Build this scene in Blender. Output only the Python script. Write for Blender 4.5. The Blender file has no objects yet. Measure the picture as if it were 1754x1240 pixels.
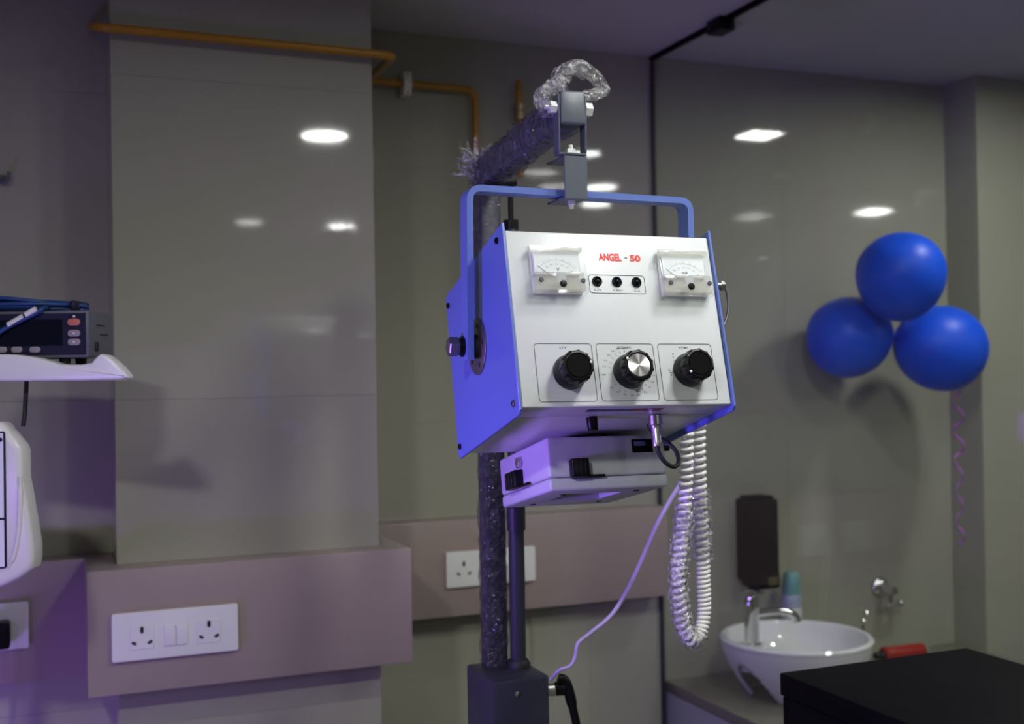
import bpy, bmesh, math, random
from mathutils import Matrix, Vector, noise

random.seed(7)
C = bpy.context.scene.collection
SC = bpy.context.scene
PI = math.pi
CZ = 1.55            # eye height: all "rel" coordinates below have z measured from the lens

# ------------------------------------------------------------------ camera
r_ = Vector((0.92764, -0.37328, -0.0168)); w_ = Vector((0.37340, 0.92760, 0.01103))
w_.normalize(); r_ = (r_ - w_ * r_.dot(w_)).normalized(); u_ = r_.cross(w_).normalized()
cam = bpy.data.cameras.new('camera'); camo = bpy.data.objects.new('camera', cam); C.objects.link(camo)
camo.matrix_world = Matrix(((r_.x, u_.x, -w_.x, 0), (r_.y, u_.y, -w_.y, 0), (r_.z, u_.z, -w_.z, CZ), (0, 0, 0, 1)))
cam.sensor_width = 36; cam.lens = 36 * 1975.26 / 1754
cam.clip_start = 0.05
cam.dof.use_dof = True; cam.dof.focus_distance = 1.46; cam.dof.aperture_fstop = 4.5
SC.camera = camo
# ------------------------------------------------------------------ world + exposure
wd = bpy.data.worlds.new('world'); SC.world = wd; wd.use_nodes = True
wd.node_tree.nodes['Background'].inputs[0].default_value = (0.5, 0.5, 0.55, 1)
wd.node_tree.nodes['Background'].inputs[1].default_value = 0.05
SC.view_settings.view_transform = 'Standard'; SC.view_settings.look = 'None'
SC.view_settings.exposure = 0.12; SC.view_settings.gamma = 1.0; SC.view_settings.use_curve_mapping = False
LAMP = 4.0                 # watts of one round downlight
PURPLE = (0.34, 0.16, 1.0)
CEIL = 0.822
# round downlights (x, y, power factor, radius) and square ones, on the ceiling
ROUND = [(1.07, 1.00, 0.77, 0.075), (0.875, 0.71, 0.80, 0.075), (1.48, -1.60, 0.9, 0.075), (0.98, -1.52, 0.12, 0.075),
         (2.26, 0.74, 0.45, 0.075), (2.46, 0.28, 0.45, 0.075), (1.86, 1.42, 0.25, 0.06), (-0.54, 0.10, 4.1, 0.09)]
SQUARE = [(2.30, 1.90, 0.6, 0.13), (4.00, 0.42, 0.8, 0.16)]
PURPLE_BARS = [((-0.38, 1.28, -0.22), (1.0, 0.16, 0.08), 0.30, 0.12, 2.0, 80),
               ((-0.60, 1.75, -0.85), (0.55, 0.85, 0.25), 0.4, 0.08, 1.5, 120)]

# ------------------------------------------------------------------ materials
def srgb(r, g, b):
    f = lambda c: c / 12.92 if c <= 0.04045 else ((c + 0.055) / 1.055) ** 2.4
    return (f(r / 255), f(g / 255), f(b / 255), 1)
def pbr(name, col, rough=0.5, metal=0.0, spec=0.5, noise_amt=0.0, noise_scale=20, bump=0.0, bump_scale=80, coat=0.0, aniso=0.0, trans=0.0, sss=0.0, rough_var=0.0):
    m = bpy.data.materials.new(name); m.use_nodes = True
    nt = m.node_tree; b = nt.nodes['Principled BSDF']
    b.inputs['Base Color'].default_value = col if len(col) == 4 else (*col, 1)
    b.inputs['Roughness'].default_value = rough; b.inputs['Metallic'].default_value = metal
    b.inputs['Specular IOR Level'].default_value = spec
    b.inputs['Coat Weight'].default_value = coat
    b.inputs['Anisotropic'].default_value = aniso
    b.inputs['Transmission Weight'].default_value = trans
    tc = nt.nodes.new('ShaderNodeTexCoord')
    if noise_amt or rough_var:
        n = nt.nodes.new('ShaderNodeTexNoise'); n.inputs['Scale'].default_value = noise_scale; n.inputs['Detail'].default_value = 5
        nt.links.new(tc.outputs['Object'], n.inputs['Vector'])
        if noise_amt:
            mx = nt.nodes.new('ShaderNodeMix'); mx.data_type = 'RGBA'
            c = Vector(b.inputs['Base Color'].default_value[:3])
            mx.inputs['A'].default_value = (*(c * (1 - noise_amt)), 1); mx.inputs['B'].default_value = (*(c * (1 + noise_amt)), 1)
            nt.links.new(n.outputs['Fac'], mx.inputs['Factor']); nt.links.new(mx.outputs['Result'], b.inputs['Base Color'])
        if rough_var:
            mr = nt.nodes.new('ShaderNodeMapRange'); mr.inputs['To Min'].default_value = rough * (1 - rough_var); mr.inputs['To Max'].default_value = rough * (1 + rough_var)
            nt.links.new(n.outputs['Fac'], mr.inputs['Value']); nt.links.new(mr.outputs['Result'], b.inputs['Roughness'])
    if bump:
        n2 = nt.nodes.new('ShaderNodeTexNoise'); n2.inputs['Scale'].default_value = bump_scale; n2.inputs['Detail'].default_value = 4
        nt.links.new(tc.outputs['Object'], n2.inputs['Vector'])
        bp = nt.nodes.new('ShaderNodeBump'); bp.inputs['Strength'].default_value = bump; bp.inputs['Distance'].default_value = 0.004
        nt.links.new(n2.outputs['Fac'], bp.inputs['Height']); nt.links.new(bp.outputs['Normal'], b.inputs['Normal'])
    return m
def emis(name, col, s):
    m = bpy.data.materials.new(name); m.use_nodes = True; nt = m.node_tree
    b = nt.nodes['Principled BSDF']; b.inputs['Base Color'].default_value = (0.8, 0.8, 0.8, 1)
    b.inputs['Emission Color'].default_value = (*col, 1); b.inputs['Emission Strength'].default_value = s
    return m
def thin_clear(name, gloss_col=(1, 1, 1, 1), tint=(1, 1, 1, 1), rough=0.02, ior=1.45, film=0.0, film_col=(0.8, 0.8, 0.82, 1), bump=0.0, bump_scale=90, film_noise=0.0):
    """thin clear sheet: transparent, with Fresnel gloss and a little milky film"""
    m = bpy.data.materials.new(name); m.use_nodes = True; nt = m.node_tree
    for n in list(nt.nodes):
        if n.type == 'BSDF_PRINCIPLED': nt.nodes.remove(n)
    out = [n for n in nt.nodes if n.type == 'OUTPUT_MATERIAL'][0]
    t = nt.nodes.new('ShaderNodeBsdfTransparent'); t.inputs[0].default_value = tint
    g = nt.nodes.new('ShaderNodeBsdfGlossy'); g.inputs['Color'].default_value = gloss_col; g.inputs['Roughness'].default_value = rough
    fr = nt.nodes.new('ShaderNodeFresnel'); fr.inputs['IOR'].default_value = ior
    ge = nt.nodes.new('ShaderNodeNewGeometry'); iv = nt.nodes.new('ShaderNodeMapRange')     # same reflectance from either face of the thin sheet
    iv.inputs['To Min'].default_value = ior; iv.inputs['To Max'].default_value = 1 / ior
    nt.links.new(ge.outputs['Backfacing'], iv.inputs['Value']); nt.links.new(iv.outputs['Result'], fr.inputs['IOR'])
    a = nt.nodes.new('ShaderNodeMixShader'); nt.links.new(fr.outputs[0], a.inputs[0])
    d = nt.nodes.new('ShaderNodeBsdfDiffuse'); d.inputs[0].default_value = film_col
    f = nt.nodes.new('ShaderNodeMixShader'); f.inputs[0].default_value = film
    nt.links.new(t.outputs[0], f.inputs[1]); nt.links.new(d.outputs[0], f.inputs[2])
    nt.links.new(f.outputs[0], a.inputs[1]); nt.links.new(g.outputs[0], a.inputs[2]); nt.links.new(a.outputs[0], out.inputs[0])
    tc = nt.nodes.new('ShaderNodeTexCoord')
    if film_noise:
        n = nt.nodes.new('ShaderNodeTexNoise'); n.inputs['Scale'].default_value = bump_scale * .6; n.inputs['Detail'].default_value = 3
        nt.links.new(tc.outputs['Object'], n.inputs['Vector'])
        mr = nt.nodes.new('ShaderNodeMapRange'); mr.inputs['From Min'].default_value = .42; mr.inputs['From Max'].default_value = .66
        mr.inputs['To Min'].default_value = film; mr.inputs['To Max'].default_value = film + film_noise
        nt.links.new(n.outputs['Fac'], mr.inputs['Value']); nt.links.new(mr.outputs['Result'], f.inputs[0])
    if bump:
        n2 = nt.nodes.new('ShaderNodeTexVoronoi'); n2.inputs['Scale'].default_value = bump_scale
        nt.links.new(tc.outputs['Object'], n2.inputs['Vector'])
        bp = nt.nodes.new('ShaderNodeBump'); bp.inputs['Strength'].default_value = bump; bp.inputs['Distance'].default_value = 0.006
        nt.links.new(n2.outputs['Distance'], bp.inputs['Height'])
        nt.links.new(bp.outputs['Normal'], g.inputs['Normal']); nt.links.new(bp.outputs['Normal'], d.inputs['Normal']); nt.links.new(bp.outputs['Normal'], fr.inputs['Normal'])
    return m
M = {}
M['tile'] = pbr('polished_beige_tile', (0.355, 0.352, 0.285), 0.045, noise_amt=0.05, noise_scale=3.5, rough_var=0.25)
M['tile_plain'] = pbr('plain_wall_tile', (0.355, 0.352, 0.285), 0.3, noise_amt=0.05, noise_scale=3)
M['grout'] = pbr('grout', (0.36, 0.34, 0.29), 0.8, noise_amt=0.1, noise_scale=60)
M['dado'] = pbr('taupe_laminate', (0.34, 0.275, 0.255), 0.33, noise_amt=0.04, noise_scale=9)
M['ceiling'] = pbr('ceiling_paint', (0.50, 0.485, 0.49), 0.85, noise_amt=0.02, noise_scale=8, bump=0.03)
M['floor'] = pbr('floor_tile', (0.19, 0.18, 0.165), 0.25, noise_amt=0.08, noise_scale=6)
M['white_paint'] = pbr('white_powder_coat', (0.61, 0.635, 0.64), 0.32, noise_amt=0.015, noise_scale=40, bump=0.02, bump_scale=400)
M['white_plastic'] = pbr('white_plastic', (0.78, 0.78, 0.77), 0.28, noise_amt=0.01, noise_scale=30)
M['ivory'] = pbr('ivory_plastic', (0.74, 0.73, 0.69), 0.3, noise_amt=0.02, noise_scale=30)
M['grey_cast'] = pbr('pale_grey_cast', (0.50, 0.53, 0.55), 0.5, noise_amt=0.05, noise_scale=55, bump=0.06, bump_scale=350)
M['blue_paint'] = pbr('blue_enamel', (0.115, 0.175, 0.47), 0.33, noise_amt=0.02, noise_scale=30)
M['dark_grey'] = pbr('slate_grey_enamel', (0.085, 0.10, 0.12), 0.38, noise_amt=0.05, noise_scale=50, bump=0.04, bump_scale=250)
M['column'] = pbr('charcoal_enamel', (0.035, 0.038, 0.05), 0.42, spec=0.3, noise_amt=0.06, noise_scale=30)
M['black'] = pbr('black_plastic', (0.005, 0.005, 0.0055), 0.36, spec=0.2, noise_amt=0.1, noise_scale=40)
M['black_matte'] = pbr('black_rubber', (0.012, 0.012, 0.012), 0.6, noise_amt=0.1, noise_scale=50)
M['black_top'] = pbr('black_laminate', (0.003, 0.003, 0.0035), 0.55, spec=0.06, noise_amt=0.2, noise_scale=14)
M['chrome'] = pbr('chrome', (0.82, 0.82, 0.84), 0.09, metal=1.0, noise_amt=0.02, noise_scale=30)
M['steel'] = pbr('zinc_steel', (0.55, 0.54, 0.52), 0.34, metal=1.0, noise_amt=0.12, noise_scale=120)
M['dull_steel'] = pbr('dull_steel', (0.22, 0.215, 0.21), 0.42, metal=0.9, noise_amt=0.15, noise_scale=90)
M['spun'] = pbr('spun_aluminium', (0.80, 0.79, 0.76), 0.40, metal=1.0, aniso=0.9)
_nt = M['spun'].node_tree; _tg = _nt.nodes.new('ShaderNodeTangent'); _tg.direction_type = 'RADIAL'; _tg.axis = 'Y'
_nt.links.new(_tg.outputs[0], _nt.nodes['Principled BSDF'].inputs['Tangent'])
M['zinc'] = pbr('bright_zinc', (0.78, 0.79, 0.78), 0.38, metal=0.35, noise_amt=0.05, noise_scale=80)
M['brass'] = pbr('aged_brass', (0.42, 0.33, 0.17), 0.4, metal=0.8, noise_amt=0.15, noise_scale=60)
M['pipe'] = pbr('ochre_pipe_paint', (0.40, 0.19, 0.010), 0.35, noise_amt=0.12, noise_scale=25)
M['coil'] = pbr('white_cable', (0.80, 0.79, 0.78), 0.33, noise_amt=0.02, noise_scale=60)
M['lilac_cable'] = pbr('pale_cable', (0.46, 0.38, 0.62), 0.4, noise_amt=0.03, noise_scale=60)
M['balloon'] = pbr('blue_latex', (0.006, 0.085, 0.74), 0.40, spec=0.3, noise_amt=0.06, noise_scale=9)
M['ceramic'] = pbr('white_ceramic', (0.82, 0.82, 0.83), 0.07, noise_amt=0.01, noise_scale=20)
M['counter'] = pbr('olive_granite', (0.20, 0.19, 0.15), 0.28, noise_amt=0.25, noise_scale=120)
M['cabinet'] = pbr('grey_laminate', (0.35, 0.36, 0.40), 0.4, noise_amt=0.03, noise_scale=12)
M['red'] = pbr('red_plastic', (0.36, 0.014, 0.010), 0.35, noise_amt=0.06, noise_scale=40)
M['red_ink'] = pbr('red_ink', (0.70, 0.03, 0.02), 0.5, noise_amt=0.03, noise_scale=90)
M['ink'] = pbr('grey_ink', (0.045, 0.05, 0.055), 0.5, noise_amt=0.05, noise_scale=90)
M['pale_ink'] = pbr('pale_ink', (0.42, 0.44, 0.45), 0.5, noise_amt=0.05, noise_scale=90)
M['dial'] = pbr('dial_card', (0.80, 0.83, 0.84), 0.6, noise_amt=0.01, noise_scale=90)
M['acrylic'] = thin_clear('clear_acrylic', tint=(0.95, 0.965, 0.965, 1), rough=0.04, film=0.07, film_col=(0.85, 0.86, 0.84, 1))
M['acrylic_milky'] = thin_clear('frosted_acrylic', tint=(0.93, 0.93, 0.90, 1), rough=0.1, film=0.28, film_col=(0.74, 0.73, 0.68, 1))
M['glass'] = thin_clear('partition_glass', tint=(0.955, 0.97, 0.96, 1), rough=0.0, ior=1.36)
M['wrap'] = thin_clear('crumpled_plastic_film', gloss_col=(0.5, 0.49, 0.52, 1), tint=(0.9, 0.9, 0.92, 1), rough=0.13, ior=1.5, film=0.03, film_noise=0.11, film_col=(0.40, 0.38, 0.43, 1), bump=0.9, bump_scale=120)
M['wrap_clear'] = thin_clear('clear_plastic_film', tint=(0.93, 0.93, 0.94, 1), rough=0.1, ior=1.5, film=0.06, film_noise=0.42, film_col=(0.75, 0.75, 0.73, 1), bump=1.0, bump_scale=170)
M['screen'] = pbr('dark_screen', (0.004, 0.005, 0.014), 0.2, spec=0.15, noise_amt=0.1, noise_scale=20)
M['navy'] = pbr('navy_fascia', (0.013, 0.013, 0.038), 0.45, spec=0.2, noise_amt=0.05, noise_scale=40)
M['grey_plastic'] = pbr('mid_grey_plastic', (0.11, 0.11, 0.14), 0.45, noise_amt=0.03, noise_scale=40)
M['btn_red'] = pbr('red_button', (0.55, 0.16, 0.12), 0.45, noise_amt=0.03, noise_scale=60)
M['btn_grey'] = pbr('grey_button', (0.30, 0.26, 0.29), 0.45, noise_amt=0.03, noise_scale=60)
M['blue_cable'] = pbr('blue_cable', (0.015, 0.055, 0.20), 0.4, noise_amt=0.08, noise_scale=60)
M['teal'] = pbr('teal_cap', (0.16, 0.36, 0.34), 0.35, noise_amt=0.04, noise_scale=40)
M['can'] = pbr('pale_blue_can', (0.36, 0.40, 0.58), 0.35, noise_amt=0.10, noise_scale=40)
M['ribbon'] = pbr('violet_ribbon', (0.42, 0.16, 0.50), 0.25, noise_amt=0.1, noise_scale=60)
M['sticker_blue'] = pbr('blue_print', (0.08, 0.10, 0.22), 0.4, noise_amt=0.2, noise_scale=300)
M['sticker_red'] = pbr('red_print', (0.25, 0.04, 0.08), 0.4, noise_amt=0.2, noise_scale=300)
M['window'] = pbr('smoked_window', (0.09, 0.08, 0.03), 0.2, noise_amt=0.1, noise_scale=60)
M['light'] = emis('lamp_diffuser', (1.0, 0.98, 0.95), 60)
M['purple_light'] = emis('purple_diffuser', PURPLE, 20)

# ------------------------------------------------------------------ helpers
MW = {}
def thing(name, label, cat, mat=None, group=None):
    """an Empty at a thing's base; mat is its world matrix"""
    o = bpy.data.objects.new(name, None); C.objects.link(o); o.empty_display_size = 0.05
    if isinstance(mat, Matrix): m = mat
    else: m = Matrix.Translation(Vector(mat))
    o.matrix_world = m; MW[o.name] = m.copy()
    o['label'] = label; o['category'] = cat
    if group: o['group'] = group
    return o
def tag(o, label, cat, group=None):
    o['label'] = label; o['category'] = cat
    if group: o['group'] = group
    return o
def finish(name, bm, mat, parent=None, smooth=40, local=False, kind=None):
    """link a bmesh as one object; its coordinates are lens-relative unless local"""
    if not local:
        bm.transform(Matrix.Translation((0, 0, CZ)))
        if parent is not None: bm.transform(MW[parent.name].inverted())
    bmesh.ops.recalc_face_normals(bm, faces=bm.faces[:])
    me = bpy.data.meshes.new(name); bm.to_mesh(me); bm.free()
    if smooth:
        for p in me.polygons: p.use_smooth = True
        me.set_sharp_from_angle(angle=math.radians(smooth))
    me.materials.append(M[mat] if isinstance(mat, str) else mat)
    o = bpy.data.objects.new(name, me); C.objects.link(o)
    if parent is not None:
        o.parent = parent; MW[o.name] = MW[parent.name].copy()
    else: MW[o.name] = Matrix()
    if kind: o['kind'] = kind
    return o
def origin_to(o, p):
    """top-level single mesh: move origin to lens-relative point p"""
    v = Vector((p[0], p[1], p[2] + CZ)); o.data.transform(Matrix.Translation(-v)); o.location = v
    MW[o.name] = Matrix.Translation(v); return o
def BM(): return bmesh.new()
def box(bm, lo, hi, bev=0.0, seg=2, mat=None):
    lo = Vector(lo); hi = Vector(hi); c = (lo + hi) / 2; s = hi - lo
    r = bmesh.ops.create_cube(bm, size=1.0); vs = r['verts']
    m = Matrix.Translation(c) @ Matrix.Diagonal((*s, 1))
    bmesh.ops.transform(bm, matrix=m, verts=vs)
    if bev > 0:
        es = list({e for v in vs for e in v.link_edges})
        q = bmesh.ops.bevel(bm, geom=es, offset=bev, segments=seg, affect='EDGES', profile=0.5)
        vs = list({v for f in q['faces'] for v in f.verts} | {v for v in vs if v.is_valid})
    if mat is not None: bmesh.ops.transform(bm, matrix=mat, verts=[v for v in vs if v.is_valid])
    return vs
def frame_of(d):
    d = Vector(d).normalized(); a = Vector((0, 0, 1)) if abs(d.z) < 0.9 else Vector((1, 0, 0))
    x = d.cross(a).normalized(); y = d.cross(x).normalized(); return x, y, d
def lathe(bm, prof, o, axis=(0, 0, 1), n=24, closed_ends=True, rad=None):
    """prof: (radius, height) list along axis from origin o; rad(theta, i) scales"""
    x, y, d = frame_of(axis); o = Vector(o); rings = []
    for i, (r, h) in enumerate(prof):
        ring = []
        if r < 1e-6: rings.append([bm.verts.new(o + d * h)]); continue
        for k in range(n):
            t = 2 * PI * k / n; s = rad(t, i) if rad else 1.0
            ring.append(bm.verts.new(o + d * h + (x * math.cos(t) + y * math.sin(t)) * r * s))
        rings.append(ring)
    for a, b in zip(rings, rings[1:]):
        if len(a) == 1 and len(b) == 1: continue
        for k in range(n):
            k2 = (k + 1) % n
            if len(a) == 1: bm.faces.new((a[0], b[k], b[k2]))
            elif len(b) == 1: bm.faces.new((a[k], a[k2], b[0]))
            else: bm.faces.new((a[k], a[k2], b[k2], b[k]))
    if closed_ends:
        if len(rings[0]) > 1: bm.faces.new(rings[0])
        if len(rings[-1]) > 1: bm.faces.new(rings[-1])
def cyl(bm, a, b, r0, r1=None, n=20, bev=0.0):
    a = Vector(a); b = Vector(b); L = (b - a).length; r1 = r0 if r1 is None else r1
    if bev: prof = [(r0 - bev, 0), (r0, bev), (r1, L - bev), (r1 - bev, L)]
    else: prof = [(r0, 0), (r1, L)]
    lathe(bm, prof, a, b - a, n)
def spline(pts, per=8):
    P = [Vector(p) for p in pts]; P = [2 * P[0] - P[1]] + P + [2 * P[-1] - P[-2]]; out = []
    for i in range(1, len(P) - 2):
        for k in range(per):
            t = k / per; a, b, c, d = P[i - 1], P[i], P[i + 1], P[i + 2]
            out.append(0.5 * ((2 * b) + (c - a) * t + (2 * a - 5 * b + 4 * c - d) * t * t + (3 * b - a - 3 * c + d) * t ** 3))
    out.append(P[-2]); return out
def fillet(pts, rad, per=6):
    """polyline with rounded corners"""
    P = [Vector(p) for p in pts]; out = [P[0]]
    for i in range(1, len(P) - 1):
        a = (P[i - 1] - P[i]); b = (P[i + 1] - P[i]); d = min(rad, a.length * .49, b.length * .49)
        p0 = P[i] + a.normalized() * d; p1 = P[i] + b.normalized() * d
        for k in range(per + 1):
            t = k / per; out.append((1 - t) ** 2 * p0 + 2 * t * (1 - t) * P[i] + t * t * p1)
    out.append(P[-1]); return out
def frames(pts):
    P = [Vector(p) for p in pts]; T = []
    for i in range(len(P)):
        a = P[max(0, i - 1)]; b = P[min(len(P) - 1, i + 1)]; T.append((b - a).normalized())
    x, y, _ = frame_of(T[0]); F = []
    for i in range(len(P)):
        t = T[i]; x = (x - t * x.dot(t)).normalized(); y = t.cross(x); F.append((P[i], x.copy(), y.copy(), t))
    return F
def tube(bm, pts, r, n=10, caps=True, closed=False, wob=None):
    rings = []
    for i, (p, x, y, t) in enumerate(frames(pts)):
        rr = r[i] if isinstance(r, (list, tuple)) else r; ring = []
        for k in range(n):
            a = 2 * PI * k / n; s = wob(i, k) if wob else 1.0
            ring.append(bm.verts.new(p + (x * math.cos(a) + y * math.sin(a)) * rr * s))
        rings.append(ring)
    prs = list(zip(rings, rings[1:])) + ([(rings[-1], rings[0])] if closed else [])
    for a, b in prs:
        for k in range(n): bm.faces.new((a[k], a[(k + 1) % n], b[(k + 1) % n], b[k]))
    if caps and not closed: bm.faces.new(rings[0]); bm.faces.new(rings[-1])
def prism(bm, poly, t0, t1, fn, bev=0.0, seg=2):
    """poly of (a, b); fn(a, b, t) -> point"""
    A = [bm.verts.new(fn(a, b, t0)) for a, b in poly]; B = [bm.verts.new(fn(a, b, t1)) for a, b in poly]
    fa = bm.faces.new(A); fb = bm.faces.new(B[::-1]); fs = [fa, fb]
    for k in range(len(poly)):
        k2 = (k + 1) % len(poly); fs.append(bm.faces.new((A[k], B[k], B[k2], A[k2])))
    if bev:
        es = list(set(fa.edges[:]) | set(fb.edges[:]))
        bmesh.ops.recalc_face_normals(bm, faces=fs)
        bmesh.ops.bevel(bm, geom=es, offset=bev, segments=seg, affect='EDGES', profile=0.5)
def rrect(x0, x1, z0, z1, r, n=5):
    out = []
    for cx, cz, a0 in ((x1 - r, z1 - r, 0), (x0 + r, z1 - r, 90), (x0 + r, z0 + r, 180), (x1 - r, z0 + r, 270)):
        for k in range(n + 1):
            a = math.radians(a0 + 90 * k / n); out.append((cx + r * math.cos(a), cz + r * math.sin(a)))
    return out
def outline(bm, x0, x1, z0, z1, r, w, y, t=0.0002):
    """a printed rounded-rectangle line of width w, facing -y"""
    o = rrect(x0, x1, z0, z1, r); i = rrect(x0 + w, x1 - w, z0 + w, z1 - w, max(r - w, 0.0003)); n = len(o)
    V = [[bm.verts.new((a, yy, b)) for a, b in L] for L in (o, i) for yy in (y, y - t)]
    o0, o1, i0, i1 = V
    for k in range(n):
        q = (k + 1) % n
        bm.faces.new((o1[k], o1[q], i1[q], i1[k])); bm.faces.new((o0[k], o0[q], o1[q], o1[k])); bm.faces.new((i0[k], i0[q], i1[q], i1[k]))
def text_into(bm, s, x, z, h, y, width=None, align='CENTER', bold=0.0, rot=0.0, plane=None):
    """flat lettering: cap height h, centre (x, z), facing -y"""
    cu = bpy.data.curves.new('lettering', 'FONT'); cu.body = s; cu.size = 1.0; cu.align_x = align; cu.offset = bold; cu.resolution_u = 3
    to = bpy.data.objects.new('lettering', cu); C.objects.link(to)
    dg = bpy.context.evaluated_depsgraph_get(); me = bpy.data.meshes.new_from_object(to.evaluated_get(dg))
    bpy.data.objects.remove(to); bpy.data.curves.remove(cu)
    if not me.vertices: return
    xs = [v.co.x for v in me.vertices]; ys = [v.co.y for v in me.vertices]
    sy = h / (max(ys) - min(ys)) if s not in '-/' else h / 0.7
    if s == '-': sy = h / 0.7
    sx = sy if width is None else width / max(max(xs) - min(xs), 1e-6)
    cx = (max(xs) + min(xs)) / 2; cy = (max(ys) + min(ys)) / 2
    for v in me.vertices:
        a = (v.co.x - cx) * sx; b = (v.co.y - cy) * sy
        a, b = a * math.cos(rot) - b * math.sin(rot), a * math.sin(rot) + b * math.cos(rot)
        v.co = (x + a, y, z + b)
    bm.from_mesh(me); bpy.data.meshes.remove(me)
def struct(name, bm, mat, parent=None, smooth=30):
    o = finish(name, bm, mat, parent, smooth)
    if parent is None: o['kind'] = 'structure'
    return o
# camera rays, used only to place things that stand at a known distance
def on_y(px, py, Y):
    d = w_ + r_ * ((px - 877) / 1975.26) - u_ * ((py - 620) / 1975.26); return d * (Y / d.y)
def on_z(px, py, Z):
    d = w_ + r_ * ((px - 877) / 1975.26) - u_ * ((py - 620) / 1975.26); return d * (Z / d.z)

# ------------------------------------------------------------------ the room
FLOOR = -CZ
PW, LW, BW = 2.27, 2.44, 2.64         # faces of pillar, left wall, back wall
bm = BM(); box(bm, (-2.0, -3.0, FLOOR - .05), (5.2, 2.9, FLOOR)); struct('floor', bm, 'floor')
bm = BM(); box(bm, (-2.0, -3.0, CEIL), (5.2, 2.9, CEIL + .05)); struct('ceiling', bm, 'ceiling')
TILE_MESH = {}
def tile(parent, lo, hi):
    s = tuple(round(b - a, 4) for a, b in zip(lo, hi))
    if s not in TILE_MESH:
        bm = BM(); box(bm, [-c / 2 for c in s], [c / 2 for c in s], 0.0004, 1)
        me = bpy.data.meshes.new('tile'); bm.to_mesh(me); bm.free(); me.materials.append(M['tile']); TILE_MESH[s] = me
    o = bpy.data.objects.new('tile', TILE_MESH[s]); C.objects.link(o); o.parent = parent
    o.location = ((lo[0] + hi[0]) / 2, (lo[1] + hi[1]) / 2, (lo[2] + hi[2]) / 2 + CZ)
    return o
def cuts(a, b, js): return [a] + [j for j in js if a < j < b] + [b]
def tiled_y(parent, Y, x0, x1, z0, z1, jx, jz, t=0.009, g=0.0004):
    X = cuts(x0, x1, jx); Z = cuts(z0, z1, jz)
    for a, b in zip(X, X[1:]):
        for c, d in zip(Z, Z[1:]): tile(parent, (a + g, Y, c + g), (b - g, Y + t, d - g))
def tiled_x(parent, X, side, y0, y1, z0, z1, jz, t=0.009, g=0.0004):
    Z = cuts(z0, z1, jz)
    for c, d in zip(Z, Z[1:]):
        if side < 0: tile(parent, (X, y0 + g, c + g), (X + t, y1 - g, d - g))
        else: tile(parent, (X - t, y0 + g, c + g), (X, y1 - g, d - g))
RZ = [-1.255, -0.645, -0.036, 0.575]
RB = [-1.33, -0.722, -0.112, 0.498]
bm = BM(); box(bm, (-2.0, LW + .0009, FLOOR), (0.115, 2.9, CEIL)); wl = struct('wall_left', bm, 'grout')
tiled_y(wl, LW, -2.0, 0.122, FLOOR, CEIL, [-1.1, -0.5], RZ)
bm = BM(); box(bm, (0.1145 + .0009, PW + .0009, FLOOR), (0.6175 - .0009, 2.9, CEIL)); wp = struct('wall_pillar', bm, 'grout')
tiled_y(wp, PW, 0.1145, 0.6175, FLOOR, CEIL, [], RZ)
tiled_x(wp, 0.1145, -1, PW + .009, LW + .02, FLOOR, CEIL, RZ); tiled_x(wp, 0.6175, 1, PW + .009, BW + .02, FLOOR, CEIL, RZ)
bm = BM(); box(bm, (0.60, BW + .0009, FLOOR), (5.2, 2.9, CEIL)); wb = struct('wall_back', bm, 'grout')
tiled_y(wb, BW, 0.606, 2.434, FLOOR, CEIL, [1.262, 1.868], RB)
bm = BM(); box(bm, (2.4335 + .0009, 2.515 + .0009, FLOOR), (5.2, 2.66, CEIL)); wr = struct('wall_right', bm, 'grout')
tiled_y(wr, 2.515, 2.4335, 4.9, FLOOR, CEIL, [3.04, 3.65, 4.26], [-1.24, -0.63, -0.02, 0.59])
tiled_x(wr, 2.4335, -1, 2.515 + .009, BW + .005, FLOOR, CEIL, [-1.24, -0.63, -0.02, 0.59])
bm = BM(); box(bm, (-2.05, -3.0, FLOOR), (-2.0, 2.9, CEIL)); struct('wall_west', bm, 'tile_plain')
bm = BM(); box(bm, (5.2, -3.0, FLOOR), (5.25, 2.9, CEIL)); struct('wall_east', bm, 'tile_plain')
bm = BM(); box(bm, (-2.0, -3.05, FLOOR), (5.2, -3.0, CEIL)); struct('wall_rear', bm, 'tile_plain')
# dado boards
D0, D1 = -0.565, -0.340
bm = BM(); box(bm, (-2.0, 2.37, D0), (0.0615, LW - .0005, D1), .002); struct('trim_1', bm, 'dado')
bm = BM(); prism(bm, [(0.060, 2.20), (0.663, 2.20), (0.663, BW - .0005), (0.618, BW - .0005), (0.618, PW - .0005), (0.114, PW - .0005), (0.114, LW - .0005), (0.060, LW - .0005)], D0, D1, lambda a, b, t: (a, b, t), .002)
struct('trim_2', bm, 'dado')
bm = BM(); box(bm, (0.6645, 2.57, D0), (1.452, BW - .0005, D1), .002); struct('trim_3', bm, 'dado')

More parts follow.
